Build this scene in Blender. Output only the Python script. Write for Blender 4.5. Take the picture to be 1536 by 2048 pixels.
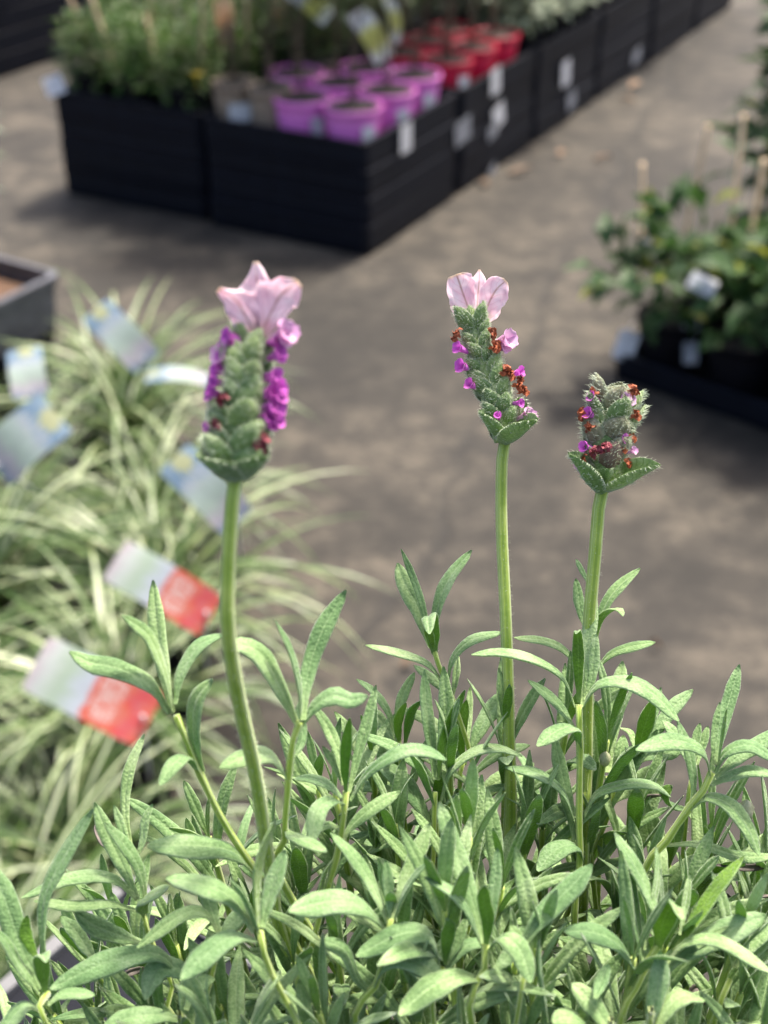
import bpy, math, random
from mathutils import Vector, Matrix, noise as mnoise
R_ = random.Random(7)
rad = math.radians
for o in list(bpy.data.objects):
    bpy.data.objects.remove(o, do_unlink=True)
SC = bpy.context.scene
COL = SC.collection

# ---------------------------------------------------------------- camera
PITCH, FPX, CAMH = 32.0, 2840.0, 1.2
cam_d = bpy.data.cameras.new('camera')
cam = bpy.data.objects.new('camera', cam_d)
COL.objects.link(cam)
cam.location = (0, 0, CAMH)
cam.rotation_euler = (rad(90 - PITCH), 0, 0)
cam_d.sensor_fit = 'VERTICAL'
cam_d.sensor_height = 36.0
cam_d.lens = FPX / 2048.0 * 36.0
cam_d.clip_start = 0.01
cam_d.clip_end = 500
cam_d.dof.use_dof = True
cam_d.dof.focus_distance = 0.281
cam_d.dof.aperture_fstop = cam_d.lens / 2.7
SC.camera = cam

# ---------------------------------------------------------------- light
SUN_EL, SUN_AZ = 64.0, 38.0          # azimuth measured from +Y (straight ahead) towards +X
world = bpy.data.worlds.new('World')
SC.world = world
world.use_nodes = True
wn = world.node_tree
bg = wn.nodes['Background']
sky = wn.nodes.new('ShaderNodeTexSky')
sky.sky_type = 'NISHITA'
sky.sun_disc = False
sky.sun_elevation = rad(SUN_EL)
sky.sun_rotation = rad(SUN_AZ)
sky.air_density = 1.0
sky.dust_density = 6.0
sky.ozone_density = 0.6
wn.links.new(sky.outputs[0], bg.inputs[0])
bg.inputs[1].default_value = 0.15
sun_d = bpy.data.lights.new('sun', 'SUN')
sun_d.energy = 3.4
sun_d.angle = rad(7)
sun_d.color = (1.0, 0.93, 0.81)
sun = bpy.data.objects.new('sun', sun_d)
COL.objects.link(sun)
e, z = rad(SUN_EL), rad(SUN_AZ)
sdir = Vector((math.sin(z) * math.cos(e), math.cos(z) * math.cos(e), math.sin(e)))
sun.rotation_euler = sdir.to_track_quat('Z', 'Y').to_euler()
sun.location = sdir * 10
SC.view_settings.view_transform = 'Standard'
SC.view_settings.look = 'None'
SC.view_settings.exposure = 1.27
SC.view_settings.gamma = 1.0
SC.view_settings.use_curve_mapping = False
SC.cycles.use_denoising = True
SC.cycles.max_bounces = 8
SC.cycles.transparent_max_bounces = 8

# ---------------------------------------------------------------- geometry helpers
FWD = Vector((0, math.cos(rad(PITCH)), -math.sin(rad(PITCH))))
UPV = Vector((0, math.sin(rad(PITCH)), math.cos(rad(PITCH))))
RGT = Vector((1, 0, 0))
CAM = Vector((0, 0, CAMH))

def ray(x, y):
    return FWD + RGT * ((x - 768) / FPX) - UPV * ((y - 1024) / FPX)
def P(x, y, d):
    """world point at distance d along the view axis"""
    return CAM + ray(x, y) * d
def G(x, y, h=0.0):
    """world point where that line of sight meets the height h"""
    r = ray(x, y)
    return CAM + r * ((h - CAMH) / r.z)

class MB:
    def __init__(s):
        s.v, s.f, s.m, s.uv = [], [], [], []
    def add(s, verts, faces, mi=0, uvs=None):
        n = len(s.v)
        s.v += [tuple(p) for p in verts]
        s.uv += uvs if uvs else [(0.5, 0.5)] * len(verts)
        for f in faces:
            s.f.append(tuple(n + i for i in f))
            s.m.append(mi)
    def box(s, c, sz, rz=0.0, mi=0, M=None):
        hx, hy, hz = sz[0] / 2, sz[1] / 2, sz[2] / 2
        pts = [Vector((x, y, z)) for z in (-hz, hz) for y in (-hy, hy) for x in (-hx, hx)]
        m = M if M is not None else Matrix.Translation(c) @ Matrix.Rotation(rz, 4, 'Z')
        s.add([m @ p for p in pts], [(0, 2, 3, 1), (4, 5, 7, 6), (0, 1, 5, 4), (2, 6, 7, 3), (0, 4, 6, 2), (1, 3, 7, 5)], mi)
    def tube(s, pts, rads, n=8, mi=0, cap=True, square=0.0):
        pts = [Vector(p) for p in pts]
        rings = []
        ref = None
        for i, p in enumerate(pts):
            t = (pts[min(i + 1, len(pts) - 1)] - pts[max(i - 1, 0)]).normalized()
            if ref is None:
                ref = t.orthogonal().normalized()
            ref = (ref - t * ref.dot(t)).normalized()
            b = t.cross(ref)
            r = rads[i] if isinstance(rads, (list, tuple)) else rads
            ring = []
            for k in range(n):
                a = 2 * math.pi * k / n
                rr = r * (1 + square * math.cos(4 * a))
                ring.append(p + ref * (rr * math.cos(a)) + b * (rr * math.sin(a)))
            rings.append(ring)
        V = [q for ring in rings for q in ring]
        L = len(pts)
        uv = [(k / n, i / max(1, L - 1)) for i in range(L) for k in range(n)]
        F = []
        for i in range(L - 1):
            for k in range(n):
                a, b2 = i * n + k, i * n + (k + 1) % n
                F.append((a, b2, b2 + n, a + n))
        if cap:
            F.append(tuple(reversed(range(n))))
            F.append(tuple(range((L - 1) * n, L * n)))
        s.add(V, F, mi, uv)
    def lathe(s, prof, n=24, mi=0, c=(0, 0, 0), cap=False):
        V, F = [], []
        for (r, zz) in prof:
            for k in range(n):
                a = 2 * math.pi * k / n
                V.append((c[0] + r * math.cos(a), c[1] + r * math.sin(a), c[2] + zz))
        for i in range(len(prof) - 1):
            for k in range(n):
                k2 = (k + 1) % n
                F.append((i * n + k, i * n + k2, (i + 1) * n + k2, (i + 1) * n + k))
        s.add(V, F, mi)
    def mesh(s, name, mats, smooth=True):
        me = bpy.data.meshes.new(name)
        me.from_pydata(s.v, [], s.f)
        for m in (mats if isinstance(mats, (list, tuple)) else [mats]):
            me.materials.append(m)
        me.polygons.foreach_set('material_index', s.m)
        me.polygons.foreach_set('use_smooth', [smooth] * len(s.f))
        ul = me.uv_layers.new(name='UVMap')
        idx = [0] * len(me.loops)
        me.loops.foreach_get('vertex_index', idx)
        ul.data.foreach_set('uv', [c for i in idx for c in s.uv[i]])
        me.update()
        return me
    def build(s, name, mats, parent=None, smooth=True):
        return link(name, s.mesh(name, mats, smooth), parent)

def link(name, data, parent=None, M=None):
    o = bpy.data.objects.new(name, data)
    COL.objects.link(o)
    if parent is not None:
        o.parent = parent
    if M is not None:
        o.matrix_basis = M
    return o
def tag(o, label=None, cat=None, group=None, kind=None):
    if label: o['label'] = label
    if cat: o['category'] = cat
    if group: o['group'] = group
    if kind: o['kind'] = kind
    return o
def empty(name, loc=(0, 0, 0), rz=0.0):
    o = bpy.data.objects.new(name, None)
    COL.objects.link(o)
    o.location = loc
    o.rotation_euler = (0, 0, rz)
    o.empty_display_size = 0.02
    return o
def copy_tree(o, parent=None):
    c = o.copy()
    COL.objects.link(c)
    c.parent = parent
    for ch in [x for x in o.children]:
        copy_tree(ch, c)
    return c

def spline(pts, n):
    """Catmull-Rom through pts, n samples evenly spread along its length"""
    pts = [Vector(p) for p in pts]
    if len(pts) == 2:
        return [pts[0].lerp(pts[1], i / (n - 1)) for i in range(n)]
    ext = [pts[0] * 2 - pts[1]] + pts + [pts[-1] * 2 - pts[-2]]
    dense = []
    for i in range(1, len(ext) - 2):
        p0, p1, p2, p3 = ext[i - 1:i + 3]
        for k in range(16):
            t = k / 16
            dense.append(0.5 * ((2 * p1) + (p2 - p0) * t + (2 * p0 - 5 * p1 + 4 * p2 - p3) * t * t + (3 * p1 - p0 - 3 * p2 + p3) * t ** 3))
    dense.append(pts[-1])
    acc = [0.0]
    for i in range(1, len(dense)):
        acc.append(acc[-1] + (dense[i] - dense[i - 1]).length)
    out, j = [], 0
    for i in range(n):
        L = acc[-1] * i / (n - 1)
        while j < len(acc) - 2 and acc[j + 1] < L:
            j += 1
        s = acc[j + 1] - acc[j]
        out.append(dense[j].lerp(dense[j + 1], 0 if s < 1e-12 else (L - acc[j]) / s))
    return out

def interp(tab, v):
    for i in range(len(tab) - 1):
        if v <= tab[i + 1][0]:
            a, b = tab[i], tab[i + 1]
            t = (v - a[0]) / max(1e-9, b[0] - a[0])
            t = t * t * (3 - 2 * t) * 0.5 + t * 0.5
            return a[1] + (b[1] - a[1]) * t
    return tab[-1][1]

# ---------------------------------------------------------------- materials
def NT(name):
    m = bpy.data.materials.new(name)
    m.use_nodes = True
    nt = m.node_tree
    nt.nodes.clear()
    out = nt.nodes.new('ShaderNodeOutputMaterial')
    return m, nt, out
def N(nt, typ, **kw):
    n = nt.nodes.new(typ)
    for k, v in kw.items():
        if k.startswith('i_'):
            key = k[2:]
            key = int(key) if key.isdigit() else key.replace('_', ' ')
            n.inputs[key].default_value = v
        else:
            setattr(n, k, v)
    return n
def rgba(c):
    return (c[0], c[1], c[2], 1.0)
def ramp(nt, fac, stops):
    r = nt.nodes.new('ShaderNodeValToRGB')
    el = r.color_ramp.elements
    while len(el) < len(stops):
        el.new(0.5)
    for e_, (p, c) in zip(el, stops):
        e_.position = p
        e_.color = rgba(c) if len(c) == 3 else c
    nt.links.new(fac, r.inputs[0])
    return r.outputs[0]
def mixc(nt, fac, a, b, blend='MIX'):
    n = nt.nodes.new('ShaderNodeMix')
    n.data_type = 'RGBA'
    n.blend_type = blend
    for sock, v in ((n.inputs[0], fac), (n.inputs[6], a), (n.inputs[7], b)):
        if isinstance(v, (int, float)):
            sock.default_value = v
        elif isinstance(v, tuple):
            sock.default_value = rgba(v)
        else:
            nt.links.new(v, sock)
    return n.outputs[2]
def mth(nt, op, a, b=None, c=None):
    n = nt.nodes.new('ShaderNodeMath')
    n.operation = op
    for i, v in enumerate((a, b, c)):
        if v is None:
            continue
        if isinstance(v, (int, float)):
            n.inputs[i].default_value = v
        else:
            nt.links.new(v, n.inputs[i])
    return n.outputs[0]
def noise_n(nt, vec, scale, detail=3.0, rough=0.55, dist=0.0):
    n = N(nt, 'ShaderNodeTexNoise', i_Scale=scale, i_Detail=detail, i_Roughness=rough, i_Distortion=dist)
    if vec is not None:
        nt.links.new(vec, n.inputs['Vector'])
    return n.outputs['Fac']
def bump_n(nt, h, strength, dist):
    b = N(nt, 'ShaderNodeBump', i_Strength=strength, i_Distance=dist)
    nt.links.new(h, b.inputs['Height'])
    return b.outputs[0]

def simple_mat(name, c1, c2, scale, rough=0.6, bump=0.0, bdist=0.001, transl=0.0, tcol=None, vary=0.0, spec=0.5, sheen=0.0, coat=0.0, stripes=False):
    """two-tone noise material; vary = per-object brightness spread; transl = translucent share"""
    m, nt, out = NT(name)
    tc = N(nt, 'ShaderNodeTexCoord')
    nz = noise_n(nt, tc.outputs['Object'], scale)
    col = ramp(nt, nz, [(0.3, c1), (0.7, c2)])
    if stripes:      # pale raised ridges down a square stem
        sp = N(nt, 'ShaderNodeSeparateXYZ')
        nt.links.new(tc.outputs['UV'], sp.inputs[0])
        tri = mth(nt, 'PINGPONG', mth(nt, 'MULTIPLY', sp.outputs[0], 4.0), 0.5)
        col = mixc(nt, mth(nt, 'MULTIPLY', mth(nt, 'LESS_THAN', tri, 0.13), 0.8), col, (0.60, 0.68, 0.34))
        col = mixc(nt, mth(nt, 'MULTIPLY', mth(nt, 'GREATER_THAN', tri, 0.36), 0.55), col, (0.14, 0.25, 0.03))
    if vary:
        oi = N(nt, 'ShaderNodeObjectInfo')
        f = mth(nt, 'MULTIPLY_ADD', oi.outputs['Random'], 2 * vary, 1 - vary)
        hv = N(nt, 'ShaderNodeHueSaturation')
        nt.links.new(col, hv.inputs['Color'])
        nt.links.new(f, hv.inputs['Value'])
        col = hv.outputs[0]
    p = N(nt, 'ShaderNodeBsdfPrincipled', i_Roughness=rough)
    p.inputs['Specular IOR Level'].default_value = spec
    p.inputs['Coat Weight'].default_value = coat
    if sheen:
        p.inputs['Sheen Weight'].default_value = sheen
        p.inputs['Sheen Roughness'].default_value = 0.4
    nt.links.new(col, p.inputs['Base Color'])
    if bump:
        nt.links.new(bump_n(nt, nz, bump, bdist), p.inputs['Normal'])
    sh = p.outputs[0]
    if transl:
        t = N(nt, 'ShaderNodeBsdfTranslucent')
        if tcol:
            t.inputs[0].default_value = rgba(tcol)
        else:
            nt.links.new(col, t.inputs[0])
        mx = N(nt, 'ShaderNodeMixShader', i_0=transl)
        nt.links.new(sh, mx.inputs[1])
        nt.links.new(t.outputs[0], mx.inputs[2])
        sh = mx.outputs[0]
    nt.links.new(sh, out.inputs[0])
    return m

def leaf_mat(name, c_dark, c_mid, c_light, rib, tcol, transl, veins, edge=0.35):
    m, nt, out = NT(name)
    tc = N(nt, 'ShaderNodeTexCoord')
    ob, uv = tc.outputs['Object'], tc.outputs['UV']
    oi = N(nt, 'ShaderNodeObjectInfo')
    big = noise_n(nt, ob, 110, 2)
    fine = noise_n(nt, ob, 2000, 3, 0.6)
    vor = N(nt, 'ShaderNodeTexVoronoi', feature='F1', i_Scale=1900.0)
    nt.links.new(ob, vor.inputs['Vector'])
    tone = mth(nt, 'ADD', mth(nt, 'MULTIPLY', big, 0.6), mth(nt, 'MULTIPLY', fine, 0.4))
    col = ramp(nt, tone, [(0.38, c_dark), (0.5, c_mid), (0.62, c_light)])
    sep = N(nt, 'ShaderNodeSeparateXYZ')
    nt.links.new(uv, sep.inputs[0])
    du = mth(nt, 'ABSOLUTE', mth(nt, 'SUBTRACT', sep.outputs[0], 0.5))
    ribm = N(nt, 'ShaderNodeMapRange', interpolation_type='SMOOTHSTEP')
    for k, v in enumerate((0.0, 0.05, 1.0, 0.0)):
        ribm.inputs[1 + k].default_value = v
    nt.links.new(du, ribm.inputs[0])
    col = mixc(nt, mth(nt, 'MULTIPLY', ribm.outputs[0], 0.55), col, rib)
    edm = N(nt, 'ShaderNodeMapRange', interpolation_type='SMOOTHSTEP')
    for k, v in enumerate((0.40, 0.5, 0.0, edge)):
        edm.inputs[1 + k].default_value = v
    nt.links.new(du, edm.inputs[0])
    col = mixc(nt, edm.outputs[0], col, (0.46, 0.56, 0.36))
    # paler towards the leaf base, where it joins the stem
    basem = N(nt, 'ShaderNodeMapRange', interpolation_type='SMOOTHSTEP')
    for k, v in enumerate((0.0, 0.3, 0.55, 0.0)):
        basem.inputs[1 + k].default_value = v
    nt.links.new(sep.outputs[1], basem.inputs[0])
    col = mixc(nt, basem.outputs[0], col, (0.30, 0.40, 0.15))
    h = mth(nt, 'ADD', fine, mth(nt, 'MULTIPLY', vor.outputs['Distance'], 0.8))
    if veins:
        # side veins: slanted bands from the midrib, darker, netted
        vv = mth(nt, 'ADD', mth(nt, 'MULTIPLY', sep.outputs[1], 13.0), mth(nt, 'MULTIPLY', du, -6.0))
        vv = mth(nt, 'ADD', vv, mth(nt, 'MULTIPLY', noise_n(nt, ob, 500, 2), 1.2))
        tri = mth(nt, 'PINGPONG', vv, 0.5)
        vm = N(nt, 'ShaderNodeMapRange', interpolation_type='SMOOTHSTEP')
        for k, v in enumerate((0.0, 0.13, 0.75, 0.0)):
            vm.inputs[1 + k].default_value = v
        nt.links.new(tri, vm.inputs[0])
        col = mixc(nt, vm.outputs[0], col, c_dark)
    hs = N(nt, 'ShaderNodeHueSaturation')
    nt.links.new(col, hs.inputs['Color'])
    nt.links.new(mth(nt, 'MULTIPLY_ADD', oi.outputs['Random'], 0.36, 0.82), hs.inputs['Value'])
    nt.links.new(mth(nt, 'MULTIPLY_ADD', oi.outputs['Random'], -0.03, 0.515), hs.inputs['Hue'])
    col = hs.outputs[0]
    p = N(nt, 'ShaderNodeBsdfPrincipled', i_Roughness=0.62)
    p.inputs['Specular IOR Level'].default_value = 0.35
    p.inputs['Sheen Weight'].default_value = 0.5
    p.inputs['Sheen Roughness'].default_value = 0.35
    p.inputs['Sheen Tint'].default_value = (0.9, 1.0, 0.88, 1)
    nt.links.new(col, p.inputs['Base Color'])
    nt.links.new(bump_n(nt, h, 0.55, 0.0003), p.inputs['Normal'])
    t = N(nt, 'ShaderNodeBsdfTranslucent')
    nt.links.new(mixc(nt, 0.5, col, tcol), t.inputs[0])
    mx = N(nt, 'ShaderNodeMixShader', i_0=transl)
    nt.links.new(p.outputs[0], mx.inputs[1])
    nt.links.new(t.outputs[0], mx.inputs[2])
    nt.links.new(mx.outputs[0], out.inputs[0])
    return m

M = {}
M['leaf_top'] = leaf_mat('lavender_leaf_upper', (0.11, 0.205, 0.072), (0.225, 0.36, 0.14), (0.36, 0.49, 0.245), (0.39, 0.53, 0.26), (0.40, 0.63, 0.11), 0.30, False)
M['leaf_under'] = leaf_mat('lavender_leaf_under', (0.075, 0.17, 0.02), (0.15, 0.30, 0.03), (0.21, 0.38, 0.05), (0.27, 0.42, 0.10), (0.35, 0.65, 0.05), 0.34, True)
M['leaf_old'] = simple_mat('withered_leaf', (0.05, 0.045, 0.04), (0.17, 0.14, 0.12), 400, 0.8, 0.5, 0.0004)
M['stem'] = simple_mat('lavender_stem', (0.30, 0.44, 0.05), (0.52, 0.63, 0.14), 260, 0.55, 0.3, 0.0003, 0.15, (0.45, 0.6, 0.08), 0.1, 0.4, 0.4, stripes=True)
M['hair'] = simple_mat('plant_hair', (0.5, 0.58, 0.42), (0.65, 0.70, 0.58), 300, 0.6, transl=0.4)
M['bract'] = leaf_mat('flower_bract', (0.11, 0.19, 0.05), (0.21, 0.31, 0.11), (0.34, 0.42, 0.23), (0.25, 0.34, 0.15), (0.3, 0.5, 0.1), 0.25, True, 0.3)
M['bract_mauve'] = leaf_mat('mauve_bract', (0.13, 0.13, 0.06), (0.26, 0.25, 0.15), (0.40, 0.37, 0.27), (0.34, 0.30, 0.24), (0.4, 0.4, 0.2), 0.2, False, 0.3)
M['bract_dry'] = simple_mat('dry_bract', (0.10, 0.06, 0.05), (0.22, 0.15, 0.12), 700, 0.7, 0.5, 0.0003)
M['floret'] = simple_mat('magenta_floret', (0.46, 0.05, 0.38), (0.74, 0.22, 0.66), 900, 0.7, 0.5, 0.0003, 0.3, (0.7, 0.12, 0.7), 0.2, 0.15, 0.3)
M['bud'] = simple_mat('pale_bud', (0.30, 0.34, 0.18), (0.55, 0.52, 0.36), 900, 0.6, 0.4, 0.0002, 0.2)
M['floret_pale'] = simple_mat('pale_pink_floret', (0.62, 0.30, 0.55), (0.75, 0.48, 0.66), 900, 0.5, 0.3, 0.0002, 0.3)
M['floret_dry'] = simple_mat('withered_floret', (0.16, 0.03, 0.012), (0.46, 0.13, 0.05), 1300, 0.7, 0.6, 0.0003, 0.1, vary=0.25)
M['floret_maroon'] = simple_mat('maroon_floret', (0.10, 0.012, 0.02), (0.25, 0.03, 0.05), 1000, 0.65, 0.5, 0.0003, vary=0.2)

def petal_mat():
    m, nt, out = NT('pink_petal')
    tc = N(nt, 'ShaderNodeTexCoord')
    ob, uv = tc.outputs['Object'], tc.outputs['UV']
    sep = N(nt, 'ShaderNodeSeparateXYZ')
    nt.links.new(uv, sep.inputs[0])
    u, v = sep.outputs[0], sep.outputs[1]
    n1 = noise_n(nt, ob, 350, 3)
    col = ramp(nt, n1, [(0.3, (0.88, 0.64, 0.73)), (0.55, (0.91, 0.76, 0.82)), (0.75, (0.93, 0.85, 0.88))])
    du = mth(nt, 'ABSOLUTE', mth(nt, 'SUBTRACT', u, 0.5))
    wob = mth(nt, 'MULTIPLY', mth(nt, 'SUBTRACT', noise_n(nt, ob, 900, 2), 0.5), 0.5)
    vv = mth(nt, 'ADD', mth(nt, 'ADD', mth(nt, 'MULTIPLY', v, 5.5), mth(nt, 'MULTIPLY', du, -4.2)), wob)
    tri = mth(nt, 'PINGPONG', vv, 0.5)
    vm = N(nt, 'ShaderNodeMapRange', interpolation_type='SMOOTHSTEP')
    for k, x in enumerate((0.0, 0.11, 0.8, 0.0)):
        vm.inputs[1 + k].default_value = x
    nt.links.new(tri, vm.inputs[0])
    fade = N(nt, 'ShaderNodeMapRange')
    for k, x in enumerate((0.1, 0.48, 0.55, 0.12)):
        fade.inputs[1 + k].default_value = x
    nt.links.new(du, fade.inputs[0])
    col = mixc(nt, mth(nt, 'MULTIPLY', vm.outputs[0], fade.outputs[0]), col, (0.72, 0.42, 0.53))
    rm = N(nt, 'ShaderNodeMapRange', interpolation_type='SMOOTHSTEP')
    for k, x in enumerate((0.012, 0.05, 1.0, 0.0)):
        rm.inputs[1 + k].default_value = x
    nt.links.new(du, rm.inputs[0])
    col = mixc(nt, mth(nt, 'MULTIPLY', rm.outputs[0], 0.6), col, (0.45, 0.26, 0.22))
    bm = N(nt, 'ShaderNodeMapRange', interpolation_type='SMOOTHSTEP')
    for k, x in enumerate((0.0, 0.35, 0.85, 0.0)):
        bm.inputs[1 + k].default_value = x
    nt.links.new(v, bm.inputs[0])
    col = mixc(nt, mth(nt, 'MULTIPLY', bm.outputs[0], 0.6), col, (0.62, 0.42, 0.36))
    tm = N(nt, 'ShaderNodeMapRange', interpolation_type='SMOOTHSTEP')
    for k, x in enumerate((0.93, 1.0, 0.0, 0.6)):
        tm.inputs[1 + k].default_value = x
    nt.links.new(v, tm.inputs[0])
    col = mixc(nt, tm.outputs[0], col, (0.55, 0.42, 0.18))
    p = N(nt, 'ShaderNodeBsdfPrincipled', i_Roughness=0.5)
    p.inputs['Sheen Weight'].default_value = 0.2
    nt.links.new(col, p.inputs['Base Color'])
    nt.links.new(bump_n(nt, mth(nt, 'ADD', vm.outputs[0], n1), 0.25, 0.0003), p.inputs['Normal'])
    t = N(nt, 'ShaderNodeBsdfTranslucent')
    nt.links.new(col, t.inputs[0])
    mx = N(nt, 'ShaderNodeMixShader', i_0=0.55)
    nt.links.new(p.outputs[0], mx.inputs[1])
    nt.links.new(t.outputs[0], mx.inputs[2])
    nt.links.new(mx.outputs[0], out.inputs[0])
    return m
M['petal'] = petal_mat()

def ground_mat():
    m, nt, out = NT('worn_concrete')
    tc = N(nt, 'ShaderNodeTexCoord')
    ob = tc.outputs['Object']
    n1 = noise_n(nt, ob, 2.2, 5, 0.6, 0.4)
    n2 = noise_n(nt, ob, 14, 5, 0.65)
    n3 = noise_n(nt, ob, 70, 4, 0.7)
    f = mth(nt, 'ADD', mth(nt, 'ADD', mth(nt, 'MULTIPLY', n1, 0.42), mth(nt, 'MULTIPLY', n2, 0.36)), mth(nt, 'MULTIPLY', n3, 0.22))
    col = ramp(nt, f, [(0.42, (0.0105, 0.0086, 0.0062)), (0.5, (0.0265, 0.0222, 0.0168)), (0.58, (0.070, 0.0585, 0.0435))])
    st = noise_n(nt, ob, 5.5, 4, 0.7, 1.0)
    sm = N(nt, 'ShaderNodeMapRange', interpolation_type='SMOOTHSTEP')
    for k, x in enumerate((0.55, 0.70, 0.0, 0.6)):
        sm.inputs[1 + k].default_value = x
    nt.links.new(st, sm.inputs[0])
    col = mixc(nt, sm.outputs[0], col, (0.011, 0.0096, 0.008))
    # saw-cut joints and one wandering crack
    sep = N(nt, 'ShaderNodeSeparateXYZ')
    nt.links.new(ob, sep.inputs[0])
    wob = mth(nt, 'MULTIPLY', mth(nt, 'SUBTRACT', noise_n(nt, ob, 3.0, 4), 0.5), 0.25)
    cr = mth(nt, 'ABSOLUTE', mth(nt, 'ADD', mth(nt, 'ADD', mth(nt, 'MULTIPLY', sep.outputs[0], 0.9), mth(nt, 'MULTIPLY', sep.outputs[1], -0.28)), mth(nt, 'ADD', wob, 0.46)))
    cm = N(nt, 'ShaderNodeMapRange', interpolation_type='SMOOTHSTEP')
    for k, x in enumerate((0.004, 0.02, 0.55, 0.0)):
        cm.inputs[1 + k].default_value = x
    nt.links.new(cr, cm.inputs[0])
    col = mixc(nt, cm.outputs[0], col, (0.008, 0.007, 0.006))
    p = N(nt, 'ShaderNodeBsdfPrincipled', i_Roughness=0.85)
    nt.links.new(col, p.inputs['Base Color'])
    nt.links.new(bump_n(nt, mth(nt, 'ADD', n3, mth(nt, 'MULTIPLY', cm.outputs[0], -2.0)), 0.4, 0.004), p.inputs['Normal'])
    nt.links.new(p.outputs[0], out.inputs[0])
    return m
M['ground'] = ground_mat()
M['tray'] = simple_mat('black_plastic', (0.0020, 0.0028, 0.0065), (0.0036, 0.005, 0.0105), 30, 0.55, 0.2, 0.001, vary=0.15, spec=0.16)
M['tray_grey'] = simple_mat('scuffed_grey_plastic', (0.05, 0.05, 0.06), (0.10, 0.10, 0.115), 40, 0.45, 0.2, 0.001)
M['pot_black'] = simple_mat('black_pot_plastic', (0.003, 0.003, 0.005), (0.005, 0.005, 0.008), 40, 0.5, 0.1, 0.001, vary=0.15, spec=0.16)
M['pot_pink'] = simple_mat('orchid_pink_plastic', (0.72, 0.18, 0.58), (0.78, 0.23, 0.64), 25, 0.38, vary=0.08)
M['pot_red'] = simple_mat('crimson_plastic', (0.56, 0.012, 0.05), (0.62, 0.022, 0.07), 25, 0.38, vary=0.08)
M['pot_brown'] = simple_mat('taupe_plastic', (0.22, 0.165, 0.12), (0.28, 0.215, 0.16), 30, 0.5, vary=0.1)
M['pot_terra'] = simple_mat('terracotta_plastic', (0.30, 0.12, 0.06), (0.38, 0.17, 0.09), 30, 0.55)
M['soil'] = simple_mat('potting_soil', (0.012, 0.010, 0.008), (0.04, 0.03, 0.022), 180, 0.95, 0.8, 0.006)
M['soil_brown'] = simple_mat('bark_mulch', (0.05, 0.028, 0.016), (0.13, 0.07, 0.04), 120, 0.95, 0.8, 0.006)
M['cane'] = simple_mat('bamboo_cane', (0.46, 0.33, 0.20), (0.60, 0.46, 0.30), 60, 0.5, 0.1, 0.001)
M['white_card'] = simple_mat('white_card', (0.46, 0.47, 0.49), (0.56, 0.56, 0.58), 60, 0.45)
M['grey_card'] = simple_mat('grey_print', (0.15, 0.16, 0.18), (0.22, 0.23, 0.26), 60, 0.5)
M['bench'] = simple_mat('galvanised_steel', (0.09, 0.09, 0.093), (0.15, 0.15, 0.153), 50, 0.45, 0.1, 0.001)
M['bench_white'] = simple_mat('white_sheet', (0.70, 0.71, 0.73), (0.80, 0.80, 0.82), 50, 0.5)
M['litter'] = simple_mat('dead_leaf', (0.09, 0.05, 0.03), (0.20, 0.13, 0.075), 90, 0.75, 0.4, 0.001, vary=0.3)
M['bark'] = simple_mat('twig_bark', (0.07, 0.05, 0.03), (0.15, 0.11, 0.07), 90, 0.8, 0.4, 0.002)
def foliage(name, c1, c2, rough=0.5, tr=0.25, sheen=0.0):
    return simple_mat(name, c1, c2, 45, rough, 0.0, 0.001, tr, tuple(min(1, 1.6 * x) for x in c2), 0.12, 0.4, sheen)
M['fol_bright'] = foliage('bright_green_foliage', (0.02, 0.06, 0.010), (0.075, 0.155, 0.025))
M['fol_olive'] = foliage('olive_foliage', (0.035, 0.058, 0.018), (0.11, 0.15, 0.052))
M['fol_grey'] = foliage('grey_green_foliage', (0.06, 0.085, 0.05), (0.18, 0.22, 0.15))
M['fol_silver'] = foliage('variegated_foliage', (0.12, 0.19, 0.09), (0.52, 0.57, 0.45))
M['fol_dark'] = foliage('dark_glossy_foliage', (0.014, 0.042, 0.011), (0.045, 0.10, 0.023), 0.6, 0.2)
M['fol_yellow'] = foliage('yellowing_foliage', (0.12, 0.14, 0.015), (0.22, 0.24, 0.03), 0.45, 0.3)
M['bloom_yellow'] = foliage('yellow_bloom', (0.55, 0.40, 0.03), (0.70, 0.55, 0.08))

def blade_mat():
    m, nt, out = NT('variegated_blade')
    tc = N(nt, 'ShaderNodeTexCoord')
    sep = N(nt, 'ShaderNodeSeparateXYZ')
    nt.links.new(tc.outputs['UV'], sep.inputs[0])
    du = mth(nt, 'ABSOLUTE', mth(nt, 'SUBTRACT', sep.outputs[0], 0.5))
    nz = noise_n(nt, tc.outputs['Object'], 9.0, 2)
    rnd = N(nt, 'ShaderNodeNewGeometry').outputs['Random Per Island']
    thr = mth(nt, 'MULTIPLY_ADD', mth(nt, 'SUBTRACT', rnd, 0.56), 0.7, mth(nt, 'MULTIPLY', nz, 0.12))
    mk = mth(nt, 'LESS_THAN', du, thr)
    cream = ramp(nt, nz, [(0.35, (0.33, 0.39, 0.16)), (0.6, (0.54, 0.58, 0.40))])
    green = ramp(nt, nz, [(0.3, (0.03, 0.065, 0.012)), (0.7, (0.09, 0.155, 0.032))])
    col = mixc(nt, mk, green, cream)
    p = N(nt, 'ShaderNodeBsdfPrincipled', i_Roughness=0.38)
    nt.links.new(col, p.inputs['Base Color'])
    t = N(nt, 'ShaderNodeBsdfTranslucent')
    nt.links.new(col, t.inputs[0])
    mx = N(nt, 'ShaderNodeMixShader', i_0=0.25)
    nt.links.new(p.outputs[0], mx.inputs[1])
    nt.links.new(t.outputs[0], mx.inputs[2])
    nt.links.new(mx.outputs[0], out.inputs[0])
    return m
M['blade'] = blade_mat()

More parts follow.
